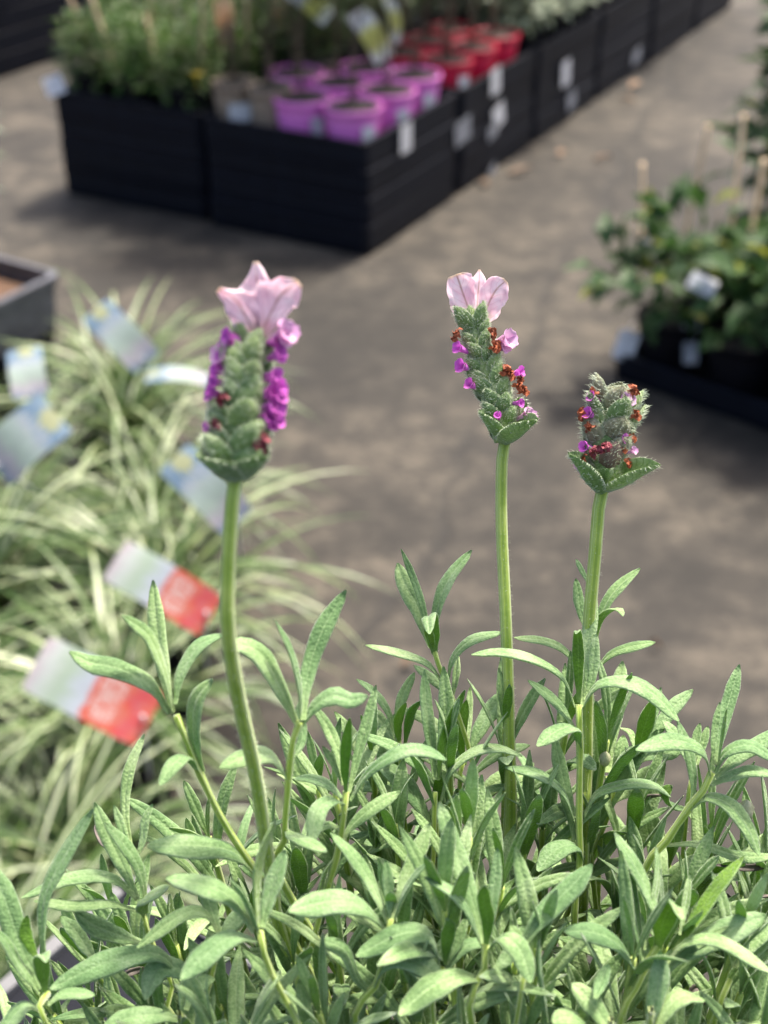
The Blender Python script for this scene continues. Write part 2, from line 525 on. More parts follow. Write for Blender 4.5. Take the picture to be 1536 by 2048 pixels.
def card_mat(name, stops, text=None, spot=None, mul=0.68, pic=2.2, tr=0.42):
    """flat print on a card: colour bands along v, soft picture blotches, rows of small illegible type"""
    m, nt, out = NT(name)
    tc = N(nt, 'ShaderNodeTexCoord')
    sep = N(nt, 'ShaderNodeSeparateXYZ')
    nt.links.new(tc.outputs['UV'], sep.inputs[0])
    u, v = sep.outputs[0], sep.outputs[1]
    nz = noise_n(nt, tc.outputs['UV'], 4.0, 3)
    vv = mth(nt, 'ADD', v, mth(nt, 'MULTIPLY', mth(nt, 'SUBTRACT', nz, 0.5), 0.22))
    col = ramp(nt, vv, stops)
    col = mixc(nt, mth(nt, 'MULTIPLY', mth(nt, 'SUBTRACT', noise_n(nt, tc.outputs['UV'], 7.0, 5, 0.7), 0.40), pic), col, (0.46, 0.50, 0.49))
    if spot:
        dx = mth(nt, 'MULTIPLY', mth(nt, 'SUBTRACT', u, spot[0]), 0.9)
        dy = mth(nt, 'MULTIPLY', mth(nt, 'SUBTRACT', v, spot[1]), 1.6)
        rr_ = mth(nt, 'SQRT', mth(nt, 'ADD', mth(nt, 'MULTIPLY', dx, dx), mth(nt, 'MULTIPLY', dy, dy)))
        rr_ = mth(nt, 'ADD', rr_, mth(nt, 'MULTIPLY', mth(nt, 'SUBTRACT', noise_n(nt, tc.outputs['UV'], 6.0, 4, 0.7), 0.5), 0.5))
        col = mixc(nt, mth(nt, 'MULTIPLY', mth(nt, 'LESS_THAN', rr_, spot[2]), 0.7), col, spot[3])
    if text:
        v0, v1, tcl = text
        rows = mth(nt, 'LESS_THAN', mth(nt, 'PINGPONG', mth(nt, 'MULTIPLY', v, 26.0), 0.5), 0.36)
        mp = N(nt, 'ShaderNodeMapping')
        mp.inputs['Scale'].default_value = (14, 10, 1)
        nt.links.new(tc.outputs['UV'], mp.inputs[0])
        ch = mth(nt, 'GREATER_THAN', noise_n(nt, mp.outputs[0], 1.0, 2), 0.45)
        zone = mth(nt, 'MULTIPLY', mth(nt, 'GREATER_THAN', v, v0), mth(nt, 'LESS_THAN', v, v1))
        uz = mth(nt, 'LESS_THAN', mth(nt, 'ABSOLUTE', mth(nt, 'SUBTRACT', u, 0.5)), 0.38)
        k = mth(nt, 'MULTIPLY', mth(nt, 'MULTIPLY', rows, ch), mth(nt, 'MULTIPLY', zone, uz))
        col = mixc(nt, mth(nt, 'MULTIPLY', k, 0.85), col, tcl)
    col = mixc(nt, 1.0, col, (mul, mul, mul), 'MULTIPLY')
    p = N(nt, 'ShaderNodeBsdfPrincipled', i_Roughness=0.4)
    nt.links.new(col, p.inputs['Base Color'])
    t = N(nt, 'ShaderNodeBsdfTranslucent')
    nt.links.new(col, t.inputs[0])
    mx = N(nt, 'ShaderNodeMixShader', i_0=tr)
    nt.links.new(p.outputs[0], mx.inputs[1])
    nt.links.new(t.outputs[0], mx.inputs[2])
    nt.links.new(mx.outputs[0], out.inputs[0])
    return m
WH = (0.74, 0.77, 0.76)
M['card_blue'] = card_mat('blue_plant_card', [(0.0, (0.30, 0.46, 0.62)), (0.14, (0.24, 0.40, 0.58)), (0.20, (0.20, 0.36, 0.55)), (0.34, (0.34, 0.48, 0.64)), (0.42, (0.66, 0.78, 0.74)), (0.66, (0.60, 0.74, 0.62)), (0.84, (0.72, 0.64, 0.72)), (1.0, (0.28, 0.42, 0.58))], (0.24, 0.42, (0.75, 0.78, 0.8)), (0.45, 0.10, 0.22, (0.72, 0.70, 0.28)))
M['card_coral'] = card_mat('coral_plant_card', [(0.0, (0.66, 0.56, 0.60)), (0.12, (0.68, 0.72, 0.68)), (0.28, (0.52, 0.64, 0.48)), (0.42, (0.64, 0.70, 0.74)), (0.50, (0.66, 0.70, 0.78)), (0.53, (0.80, 0.17, 0.10)), (0.78, (0.82, 0.15, 0.07)), (0.86, (0.76, 0.10, 0.12)), (1.0, (0.82, 0.16, 0.08))], (0.56, 0.76, (0.85, 0.72, 0.68)), mul=0.82, pic=1.1)
M['card_lemon'] = card_mat('white_lemon_hang_tag', [(0.0, (0.75, 0.78, 0.8)), (0.35, (0.72, 0.76, 0.82)), (0.5, (0.66, 0.68, 0.25)), (0.75, (0.62, 0.62, 0.22)), (0.9, WH), (1.0, WH)], mul=1.2, pic=0.2, tr=0.62)
M['card_orange'] = card_mat('orange_hang_tag', [(0.0, (0.40, 0.22, 0.08)), (0.4, (0.60, 0.28, 0.08)), (0.8, (0.52, 0.24, 0.09)), (1.0, (0.45, 0.22, 0.09))])

# ================================================================ the setting
g = MB()
g.add([(-60, -60, 0), (60, -60, 0), (60, 60, 0), (-60, 60, 0)], [(0, 1, 2, 3)])
tag(g.build('concrete_ground', M['ground'], smooth=False), 'worn brown grey concrete yard', None, kind='structure')

# ---------------------------------------------------------------- black nursery trays in stacks
O2 = Vector((-0.035, 2.99, 0)); AX = Vector((-0.88, 0.475, 0)); BX = Vector((0.475, 0.88, 0))
RZ = math.atan2(-0.475, 0.88)
def AB(a, b, zz=0.0):
    p = O2 + AX * a + BX * b
    return Vector((p.x, p.y, zz))

def tray_meshes(wx, wy, h, mat, taper=0.002, t=0.004):
    """open tray: body (outer walls with two ridges, inner walls, floor) and a turned-over rim"""
    def rect(ix, zz):
        x, y = wx / 2 - ix, wy / 2 - ix
        c = 0.012
        return [(-x + c, -y, zz), (x - c, -y, zz), (x, -y + c, zz), (x, y - c, zz), (x - c, y, zz), (-x + c, y, zz), (-x, y - c, zz), (-x, -y + c, zz)]
    prof = [(taper + 0.003, 0.0), (taper, 0.004), (taper * .7, h * .38), (taper * .7 - 0.0008, h * .42), (taper * .7 - .0008, h * .50), (taper * .6, h * .54), (0.003, h - 0.012), (0.003 + t, h - 0.004), (taper + t + .001, 0.006)]
    b = MB()
    V, F = [], []
    for (i, zz) in prof:
        V += rect(i, zz)
    for k in range(len(prof) - 1):
        for j in range(8):
            j2 = (j + 1) % 8
            F.append((k * 8 + j, k * 8 + j2, (k + 1) * 8 + j2, (k + 1) * 8 + j))
    F.append(tuple(reversed(range(8))))
    F.append(tuple(range((len(prof) - 1) * 8, len(prof) * 8)))
    b.add(V, F)
    r = MB()
    prof2 = [(0.0025, h - 0.016), (0.0003, h - 0.015), (-0.0004, h - 0.002), (0.0012, h), (0.010, h), (0.010, h - 0.003), (0.0025, h - 0.003)]
    V, F = [], []
    for (i, zz) in prof2:
        V += rect(i, zz)
    n = len(prof2)
    for k in range(n):
        for j in range(8):
            j2, k2 = (j + 1) % 8, (k + 1) % n
            F.append((k * 8 + j, k * 8 + j2, k2 * 8 + j2, k2 * 8 + j))
    r.add(V, F)
    return b.mesh('tray_body', mat, False), r.mesh('tray_rim', mat, False)

TH, TSTEP = 0.068, 0.0633
TRAY_ME = tray_meshes(0.428, 0.452, TH, M['tray'])
def tray_at(loc, rz, me, label, group, name='plastic_tray'):
    t = empty(name, loc, rz)
    tag(t, label, 'tray', group)
    link('tray_body', me[0], t)
    link('rim', me[1], t)
    return t
ORD = ['bottom', 'second', 'third', 'top']
stacks = {}
cols = [('under the pink pots', 0.216, 0.0), ('under the red pots', 0.216, 0.47), ('under the silvery variegated shrubs', 0.216, 0.94),
        ('behind the variegated shrubs', 0.216, 1.41), ('at the far end of the row', 0.216, 1.88), ('farthest along the yard', 0.216, 2.35),
        ('under the bright green plants with canes', 0.660, 0.012), ('behind the bright green plants', 0.660, 0.48), ('under the olive shrubs at the back', 0.660, 0.95), ('in the back left corner of the block', 0.660, 1.42)]
for ci, (where, a, b) in enumerate(cols):
    for i in range(4):
        loc = AB(a + R_.uniform(-.003, .003), b + 0.226 + R_.uniform(-.003, .003), i * TSTEP + 0.001)
        nm = ['bottom black tray of the stack ', 'second black tray up in the stack ', 'third black tray up in the stack ', 'top black tray of the stack '][i]
        stacks[(ci, i)] = tray_at(loc, RZ + R_.uniform(-.008, .008), TRAY_ME, nm + where, 'stacked black trays')
FLOOR_Z = 3 * TSTEP + 0.001 + 0.007

def sticker(parent, wp, normal, w, h, mat='white_card', tilt=0.0, name='price_label'):
    """small flat card, a part of parent, centred at the world point wp"""
    n = Vector(normal).normalized()
    up = Vector((0, 0, 1)) - n * n.z
    up.normalize()
    sx = up.cross(n)
    c, s = math.cos(tilt), math.sin(tilt)
    sx, up = sx * c + up * s, up * c - sx * s
    b = MB()
    V = []
    for k in (0, 1):
        for (i, j) in ((-1, -1), (1, -1), (1, 1), (-1, 1)):
            V.append(wp + sx * (i * w / 2) + up * (j * h / 2) + n * (0.0006 * k + 0.0015))
    inv = parent.matrix_basis.inverted()
    b.add([inv @ v for v in V], [(3, 2, 1, 0), (4, 5, 6, 7), (0, 1, 5, 4), (1, 2, 6, 5), (2, 3, 7, 6), (3, 0, 4, 7)])
    return b.build(name, M[mat], parent, False)
def on_right_face(x, y):
    r = ray(x, y)
    n = -AX
    t = (O2 + n * 0.004 - CAM).dot(n) / r.dot(n)
    return CAM + r * t
bpy.context.view_layer.update()
for (x, y, ci, i, w, h, m_, tl) in [(x, y, ci, i, w * 1.2, h * 1.15, m_, tl) for (x, y, ci, i, w, h, m_, tl) in [(811, 276, 0, 3, .042, .056, 'white_card', .0), (990, 162, 1, 3, .045, .056, 'white_card', .1), (996, 232, 1, 2, .055, .05, 'white_card', .25),
                                (985, 262, 1, 1, .05, .03, 'grey_card', .2), (925, 262, 1, 2, .07, .05, 'grey_card', .1), (1131, 146, 2, 3, .05, .06, 'white_card', .1), (1142, 200, 2, 2, .05, .045, 'grey_card', .3), (1272, 112, 3, 2, .06, .035, 'grey_card', .3), (984, 344, 1, 0, .035, .03, 'grey_card', .4)]]:
    sticker(stacks[(ci, i)], on_right_face(x, y), -AX, w, h, m_, tl)
wp = AB(0.845, -0.004, 0.262)
sticker(stacks[(6, 3)], wp + Vector((0, 0, .012)), Vector((0.1, -1, .5)), .045, .045, 'white_card', .3)

# a darker stack at the back left
for ci, (p, rz, nn, where) in enumerate([((-1.30, 4.72), RZ - .02, 6, 'at the back left corner of the yard'), ((-1.76, 4.62), RZ + .05, 6, 'at the far left edge of the yard'), ((-1.12, 5.18), RZ, 5, 'beyond the back left stack')]):
    for i in range(nn):
        tray_at((p[0], p[1], i * TSTEP + .001), rz + R_.uniform(-.02, .02), TRAY_ME, ['lowest', 'second', 'third', 'fourth', 'fifth', 'sixth'][i] + ' black tray counted up in the stack ' + where, 'black trays stacked at the back left')

# ---------------------------------------------------------------- pots and shrubs
def pot_mesh(r, h, square=False):
    b = MB()
    n = 28
    b.lathe([(r * .72, 0), (r * .74, 0.003), (r * .95, h * .86), (r * .93, h - 0.004), (r * .70, h * .3)], n)
    if square:
        V2 = []
        for (x, y, zz) in b.v:
            a = math.atan2(y, x); q = math.hypot(x, y)
            k = 1.0 / max(abs(math.cos(a)), abs(math.sin(a)))
            k = 1 + (k - 1) * .8
            V2.append((x * k * .93, y * k * .93, zz))
        b.v = V2
    return b
def rim_mesh(r, h, square=False):
    b = MB()
    b.lathe([(r * .95, h * .86), (r, h * .865), (r * 1.01, h * .99), (r, h), (r * .955, h), (r * .93, h * .97)], 28)
    if square:
        V2 = []
        for (x, y, zz) in b.v:
            a = math.atan2(y, x); q = math.hypot(x, y)
            k = 1.0 / max(abs(math.cos(a)), abs(math.sin(a)))
            k = 1 + (k - 1) * .8
            V2.append((x * k * .93, y * k * .93, zz))
        b.v = V2
    return b
def soil_mesh(r, h):
    b = MB()
    b.lathe([(r * .93, h), (r * .7, h + .002), (r * .35, h + .006), (0.001, h + .007)], 20)
    for i, v in enumerate(b.v):
        q = mnoise.noise(Vector((v[0] * 60, v[1] * 60, 3.0)))
        b.v[i] = (v[0], v[1], v[2] + q * 0.004)
    return b
MC = {}
def cached(key, fn, mat, smooth=True):
    if key not in MC:
        MC[key] = fn().mesh(key[0], mat, smooth)
    return MC[key]

def leaf_quad(b, p, d, nrm, L, W, mi=0, droop=0.25):
    """small pointed leaf of 2 bent quads each side of a midrib"""
    d = d.normalized()
    s = d.cross(nrm)
    if s.length < 1e-4:
        s = d.orthogonal()
    s.normalize()
    n = s.cross(d)
    m = p + d * (L * .5) + n * (L * .06)
    t = p + d * L - n * (L * droop)
    b.add([p, m + s * (W / 2) + n * (W * .12), t, m - s * (W / 2) + n * (W * .12), m], [(0, 4, 1), (1, 4, 2), (0, 3, 4), (4, 3, 2)], mi)

def crown_mesh(seed, clumps, nleaf, L, W, up=0.4, mats=1, fracs=None, upright=False):
    rr = random.Random(seed)
    b = MB()
    for (c, rx, rz_) in clumps:
        c = Vector(c)
        for _ in range(nleaf):
            while True:
                q = Vector((rr.uniform(-1, 1), rr.uniform(-1, 1), rr.uniform(-1, 1)))
                if 0.15 < q.length < 1:
                    break
            p = c + Vector((q.x * rx, q.y * rx, q.z * rz_))
            d = Vector((q.x, q.y, q.z * .5 + up)) + Vector((rr.gauss(0, .4), rr.gauss(0, .4), rr.gauss(0, .3)))
            if upright:
                d = Vector((q.x * .4 + rr.gauss(0, .2), q.y * .4 + rr.gauss(0, .2), 1))
            nrm = Vector((rr.gauss(0, .5), rr.gauss(0, .5), 1))
            k = rr.uniform(.65, 1.2)
            mi = 0
            if fracs:
                u = rr.random()
                for j, fr in enumerate(fracs):
                    if u < fr:
                        mi = j + 1
                        break
                    u -= fr
            leaf_quad(b, p, d, nrm, L * k, W * k, mi, rr.uniform(0, .35))
    return b

def stems_mesh(seed, n, h, spread, r0=0.003, z0=0.0):
    rr = random.Random(seed)
    out = []
    for _ in range(n):
        b = MB()
        a = rr.uniform(0, 6.28)
        q = Vector((math.cos(a), math.sin(a), 0)) * spread * rr.uniform(.3, 1)
        pts = [Vector((rr.uniform(-.01, .01), rr.uniform(-.01, .01), z0)), Vector((q.x * .35, q.y * .35, z0 + h * .5)), Vector((q.x, q.y, z0 + h))]
        b.tube(spline(pts, 6), [r0, r0 * .9, r0 * .8, r0 * .7, r0 * .5, r0 * .3], 6)
        out.append(b)
    return out

def potted(name, loc, rz, r, h, potmat, label, cat, group, crown=None, crown_mats=None, stems=None, square=False, stick=None, soil='soil', stick_w=.03):
    t = empty(name, loc, rz)
    tag(t, label, cat, group)
    pb = link('pot', cached(('pot', r, h, potmat, square), lambda: pot_mesh(r, h, square), M[potmat]), t)
    link('rim', cached(('pot_rim', r, h, potmat, square), lambda: rim_mesh(r, h, square), M[potmat]), pb)
    link('soil', cached(('soil', r, h, soil), lambda: soil_mesh(r, h * .955), M[soil]), t)
    if stems:
        for s in stems_mesh(*stems):
            s.build('stem', M['bark'], t)
    if crown is not None:
        key = ('crown', id(crown))
        if key not in MC:
            MC[key] = crown.mesh('foliage', [M[x] for x in crown_mats], False)
        o = link('foliage', MC[key], t)
        o['kind'] = 'stuff'
    if stick is not None:
        a = stick
        bpy.context.view_layer.update()
        nrm = Vector((math.cos(a), math.sin(a), .12))
        wp = Vector(loc) + Vector((math.cos(a) * r * .93, math.sin(a) * r * .93, h * .52))
        t.matrix_basis = Matrix.Translation(loc) @ Matrix.Rotation(rz, 4, 'Z')
        sticker(t, wp + nrm * .003, nrm, stick_w, .04)
    return t

# crown kinds (shared between alike plants)
cr_tall1 = crown_mesh(11, [((0, 0, .37), .085, .08), ((.03, .02, .46), .08, .11), ((-.03, .01, .56), .065, .10)], 170, .030, .009)
cr_tall2 = crown_mesh(12, [((.01, 0, .38), .085, .08), ((-.03, .02, .46), .085, .11), ((.02, -.02, .57), .06, .10)], 170, .026, .010)
cr_fine = crown_mesh(13, [((0, 0, .105), .065, .06), ((.025, .01, .16), .05, .08), ((-.03, .0, .15), .045, .08)], 230, .030, .011, .25, fracs=[.35])
cr_fine2 = crown_mesh(14, [((0, 0, .10), .065, .055), ((-.02, .01, .17), .05, .10), ((.03, -.01, .14), .045, .07)], 230, .030, .012, .25, fracs=[.35])
cr_low = crown_mesh(17, [((0, 0, .17), .075, .07), ((.03, .02, .26), .08, .10), ((-.03, .01, .38), .075, .11), ((.0, .01, .50), .06, .10)], 260, .030, .012)
cr_silver = crown_mesh(15, [((0, 0, .135), .115, .055), ((.03, -.03, .19), .11, .08), ((-.04, .02, .26), .09, .09)], 150, .042, .020, .3, fracs=[.45])
cr_grey = crown_mesh(16, [((0, 0, .20), .10, .09), ((.02, .02, .28), .09, .10)], 170, .035, .014, .4)

# pink pots, front tray of the right column
pink = [(.085, .088, 'nearest orchid pink pot at the front corner of the tray'), (.218, .094, 'orchid pink pot beside the taupe pots at the tray front'),
        (.078, .235, 'orchid pink pot in the middle of the tray edge'), (.205, .240, 'orchid pink pot in the centre of the tray'),
        (.085, .378, 'orchid pink pot next to the first red pot'), (.215, .382, 'orchid pink pot in the back row of the tray'), (.335, .262, 'leftmost orchid pink pot behind the taupe pots')]
for i, (a, b, lab) in enumerate(pink):
    potted('potted_shrub', AB(a, b, FLOOR_Z), R_.uniform(0, 6), .065, .112, 'pot_pink', lab + ' holding an olive shrub', 'potted plant', 'shrubs in pink pots',
           [cr_tall1, cr_tall2][i % 2], ['fol_olive'], (100 + i, 4, .30, .07, .002, .09), stick=(-1.0 if i in (0, 1, 2, 4) else None))
for i, (a, b, lab) in enumerate([(.298, .085, 'taupe pot right beside the pink pots'), (.395, .085, 'taupe pot at the left end of the front tray')]):
    potted('potted_shrub', AB(a, b, FLOOR_Z), R_.uniform(0, 6), .050, .125, 'pot_brown', lab, 'potted plant', 'shrubs in taupe pots', cr_tall2, ['fol_grey'], (130 + i, 3, .30, .06, .003, .11), stick=(-1.25 if i == 1 else None), stick_w=.05)
potted('potted_shrub', AB(.36, .385, FLOOR_Z), 1.0, .055, .11, 'pot_brown', 'taupe pot hidden at the back of the front tray', 'potted plant', 'shrubs in taupe pots', cr_low, ['fol_olive'], (139, 3, .3, .06, .003, .1))
reds = [(.085, .555, 'red pot next to the pink pots at the tray edge'), (.085, .695, 'middle red pot along the tray edge'), (.085, .835, 'red pot farthest along the tray edge'),
        (.215, .56, 'red pot in the second row near the pink pots'), (.215, .70, 'red pot in the middle of the second row'), (.215, .84, 'red pot at the far end of the second row')]
for i, (a, b, lab) in enumerate(reds):
    potted('potted_shrub', AB(a, b, FLOOR_Z), R_.uniform(0, 6), .064, .108, 'pot_red', lab + ' holding an olive shrub', 'potted plant', 'shrubs in red pots', [cr_tall2, cr_tall1][i % 2], ['fol_olive'], (150 + i, 4, .30, .07, .003, .09), stick=(-.9 if i == 0 else None))
# variegated and grey shrubs farther along
k = 0
WHERE = ['nearest the aisle and nearest the camera', 'nearest the aisle in the middle', 'nearest the aisle at the far end', 'in the second row near the camera', 'in the middle of the second row', 'at the far end of the second row']
for tr, (b0, crown, mats_, nm) in enumerate([(0.94, cr_silver, ['fol_grey', 'fol_silver'], 'silvery variegated shrub in a black pot '), (1.41, cr_grey, ['fol_grey'], 'grey green shrub past the variegated ones '), (1.88, cr_silver, ['fol_dark', 'fol_silver'], 'dark speckled shrub on the far trays ')]):
    for i in range(6):
        a, b = .085 + .14 * (i // 3), b0 + .085 + .14 * (i % 3)
        potted('potted_shrub', AB(a, b, FLOOR_Z), R_.uniform(0, 6), .062, .105, 'pot_black', nm + WHERE[i], 'potted plant', 'shrubs in black pots along the row', crown, mats_, (170 + k, 4, .15, .07, .003, .09))
        k += 1
for i in range(3):
    potted('potted_shrub', AB(.34, 1.03 + .15 * i, FLOOR_Z), R_.uniform(0, 6), .062, .105, 'pot_black', 'tall olive shrub behind the variegated shrubs, ' + ['nearest the red pots', 'middle one', 'farthest one'][i], 'potted plant', 'olive shrubs behind', cr_low, ['fol_olive'], (230 + i, 4, .3, .07, .003, .09))
    potted('potted_shrub', AB(.345, .555 + .145 * i, FLOOR_Z), R_.uniform(0, 6), .060, .105, 'pot_black', 'olive shrub in a black pot behind the red pots, ' + ['nearest one', 'middle one', 'farthest one'][i], 'potted plant', 'olive shrubs behind', cr_low, ['fol_olive'], (240 + i, 4, .3, .07, .003, .09))
# bright green plants with canes, left tray
canes = [(.50, .10, .21, .02), (.60, .09, .16, -.03), (.72, .08, .19, -.05), (.80, .12, .22, -.08), (.73, .24, .25, .0), (.56, .24, .23, .05), (.44 + .03, .24, .2, .02)]
CAB = ['at the right end of the front row', 'in the middle of the front row', 'at the left end of the front row', 'at the right end of the second row', 'in the middle of the second row', 'at the left end of the second row', 'at the right end of the third row', 'in the middle of the third row', 'at the left end of the third row']
k = 0
for j in range(3):
    for i in range(3):
        a, b = .520 + .14 * i, .085 + .14 * j
        loc = AB(a, b, FLOOR_Z)
        potted('potted_herb', loc, R_.uniform(0, 1.5), .055, .10, 'pot_black', 'feathery green plant in square pot ' + CAB[k], 'potted plant', 'bright green plants in square pots',
               [cr_fine, cr_fine2][k % 2], ['fol_bright', 'fol_olive'] if k not in (0, 5, 8) else ['fol_olive', 'fol_bright'], None, square=True)
        k += 1
def cane(base, top, label, group, r=.0045, cat='cane'):
    b = MB()
    base, top = Vector(base), Vector(top)
    pts, rads = [], []
    n = 9
    for i in range(n):
        f = i / (n - 1)
        for dz, kk in ((-.012, 1.0), (0, 1.22), (.012, 1.0)):
            if (i == 0 and dz < 0) or (i == n - 1 and dz > 0):
                continue
            pts.append(base.lerp(top, f) - base + (top - base).normalized() * dz)
            rads.append(r * kk)
    b.tube(pts, rads, 8)
    o = b.build('bamboo_cane', M['cane'])
    o.location = base
    tag(o, label, cat, group)
    return o
for i, (a, b, h, lean) in enumerate(canes):
    base = AB(a, b, FLOOR_Z + .08)
    cane(base, base + Vector((lean, R_.uniform(-.03, .03), h)), 'tan cane among the bright green plants, ' + ['first from the taupe pots', 'second from the taupe pots', 'third from the taupe pots', 'leftmost of all', 'tallest, in the second row', 'in the middle of the second row', 'behind the taupe pots'][i], 'canes among the bright green plants')
for j in range(2):
    for i in range(3):
        potted('potted_shrub', AB(.50 + .135 * i, .57 + .15 * j, FLOOR_Z), R_.uniform(0, 6), .06, .105, 'pot_black', 'olive shrub behind the bright green plants, ' + ['near row, ', 'far row, '][j] + ['right', 'middle', 'left'][i], 'potted plant', 'olive shrubs behind', cr_low, [['fol_olive'], ['fol_grey']][(i + j) % 2], (260 + 3 * j + i, 4, .3, .07, .003, .09))
# small yellow bloom at the front of the left tray
bl = MB()
for i in range(7):
    a = i * .9
    leaf_quad(bl, Vector((0, 0, .03)), Vector((math.cos(a), math.sin(a), .5)), Vector((0, 0, 1)), .018, .012)
bl.tube([Vector((0, 0, 0)), Vector((0, 0, .03))], .0015, 6)
o = bl.build('yellow_flower', M['bloom_yellow']); o.location = AB(.47, .05, FLOOR_Z + .105)
tag(o, 'small yellow bloom at the front edge of the left tray', 'flower')

# ---------------------------------------------------------------- hang tags and plant labels (bent printed cards)
def card(name, c, along, normal, L, W, mat, label, cat, group=None, bend=0.15, stake=None):
    c = Vector(c)
    d = Vector(along).normalized()
    n = Vector(normal)
    n = (n - d * n.dot(d)).normalized()
    s = d.cross(n)
    t = empty(name, c)
    tag(t, label, cat, group)
    b = MB()
    NL, NW = 10, 4
    for side in (0, 1):
        V, uv, F = [], [], []
        for i in range(NL + 1):
            f = i / NL
            for j in range(NW + 1):
                q = j / NW
                zz = -bend * L * (2 * f - 1) ** 2 * .5 + .03 * W * math.sin(3 * q + 4 * f)
                wk = 1.0
                if f < .06 or f > .94:
                    wk = .93
                V.append(d * ((f - .5) * L) + s * ((q - .5) * W * wk) + n * (zz + (0.0004 if side == 0 else -.0004)))
                uv.append((q, f))
        for i in range(NL):
            for j in range(NW):
                a = i * (NW + 1) + j
                q = (a, a + 1, a + NW + 2, a + NW + 1)
                F.append(q if side else tuple(reversed(q)))
        b.add(V, F, 0, uv)
    b.build('card', M[mat], t)
    if stake is not None:
        k = MB()
        p0 = d * (L * .46)
        if isinstance(stake, Vector):
            p1 = stake - c
        k.tube(spline([p0, p0.lerp(p1, .5) + Vector((0, 0, .01)), p1], 8), .0022, 6)
        k.build('stake', M['white_card'], t)
    return t
def px_dir(x0, y0, x1, y1, h0, h1=None):
    return G(x1, y1, h0 if h1 is None else h1) - G(x0, y0, h0)
tocam = Vector((0, -.8, .6))
card('hang_tag', P(740, 62, 3.20), P(770, 112, 3.2) - P(705, 12, 3.2), Vector((.2, -.9, .3)), .128, .052, 'card_lemon', 'white and lemon hang tag above the pink pots', 'tag', 'white and lemon tags', .5)
card('hang_tag', P(788, 28, 3.35), P(800, 70, 3.35) - P(780, -20, 3.35), Vector((.6, -.8, .3)), .12, .035, 'card_lemon', 'narrow white and lemon tag just right of the large one', 'tag', 'white and lemon tags', .4)
card('hang_tag', P(618, 4, 3.25), P(660, 34, 3.25) - P(580, -30, 3.25), Vector((0, -.9, .4)), .11, .045, 'card_lemon', 'white and lemon tag at the upper frame edge', 'tag', 'white and lemon tags', .3)
card('hang_tag', P(449, 42, 3.3), P(456, 92, 3.3) - P(442, -10, 3.3), Vector((.1, -.95, .2)), .115, .042, 'card_orange', 'orange brown hang tag above the taupe pots', 'tag', 'orange hang tags', .3)
card('hang_tag', P(563, 25, 3.5), P(568, 60, 3.5) - P(560, -10, 3.5), Vector((-.1, -.95, .2)), .10, .045, 'card_orange', 'orange brown hang tag behind the pink pots', 'tag', 'orange hang tags', .3)
card('hang_tag', P(318, 40, 3.6), P(350, 20, 3.6) - P(285, 60, 3.6), Vector((.1, -.95, .2)), .09, .035, 'card_orange', 'orange brown tag lying in the bright green plants', 'tag', 'orange hang tags', .2)

# ---------------------------------------------------------------- tray of dark green plants on the right
C3 = Vector((0.425, 2.40, 0)); FD = Vector((0.745, -0.667, 0)).normalized(); LD = Vector((0.667, 0.745, 0)).normalized()
RZ3 = math.atan2(FD.y, FD.x)
def AB3(f, l, zz=0.0):
    p = C3 + FD * f + LD * l
    return Vector((p.x, p.y, zz))
big_tray = tray_meshes(0.62, 0.44, 0.052, M['tray'])
tray_at(AB3(.31, .22, .001), RZ3, big_tray, 'low black tray of dark green plants on the right', None)
tray_at(AB3(.245, .69, .001), RZ3, big_tray, 'low black tray behind the first one on the right', None)
cr_dark = [crown_mesh(21, [((0, 0, .21), .085, .06), ((.03, -.02, .27), .075, .06), ((-.05, .03, .245), .07, .05), ((0, .02, .33), .05, .06)], 58, .066, .036, .25, fracs=[.05]),
           crown_mesh(22, [((0, 0, .18), .10, .06), ((-.07, -.02, .21), .085, .05), ((.03, .04, .25), .08, .07)], 50, .065, .036, .25, fracs=[.06]),
           crown_mesh(23, [((0, 0, .22), .08, .07), ((.02, 0, .31), .07, .08), ((-.02, .03, .40), .065, .08), ((.02, 0, .50), .05, .06)], 58, .062, .032, .25, fracs=[.04])]
cr_small = crown_mesh(24, [((0, 0, .155), .06, .04), ((.02, 0, .19), .05, .04)], 34, .050, .028, .25)
DW = ['at the front left corner of the right tray', 'second along the front of the right tray', 'third along the front of the right tray', 'at the front right corner of the right tray',
      'at the left of the second row', 'second along the second row', 'third along the second row', 'at the right of the second row', 'at the left of the third row', 'second along the third row', 'third along the third row', 'at the right of the third row']
k = 0
for j in range(3):
    for i in range(4):
        loc = AB3(.074 + .148 * i, .078 + .145 * j, .010)
        potted('potted_bush', loc, (0.1 if i == 0 else R_.uniform(0, 6)), .066, .115, 'pot_black', 'dark green bush in black pot ' + DW[k], 'potted plant', 'dark green bushes in black pots',
               cr_small if (i, j) in ((0, 1), (0, 2), (1, 2)) else cr_dark[(1 if i == 0 else (2 if i == 3 else k % 2))], ['fol_dark', 'fol_yellow'], (300 + k, 4, .16, .06, .003, .10))
        k += 1
for j, (f, l, lab) in enumerate([(.010, .55, 'nearer'), (.035, .72, 'farther'), (.19, .57, 'rightmost')]):
    t = potted('potted_bush', AB3(f, l, .010), R_.uniform(0, 6), .07, .12, 'pot_black', lab + ' of the tall dark green bushes at the upper right edge', 'potted plant', 'dark green bushes in black pots', cr_dark[2], ['fol_dark', 'fol_yellow'], (320 + j, 5, .2, .06, .003, .10))
    t.scale = (1.15, 1.15, 1.2)
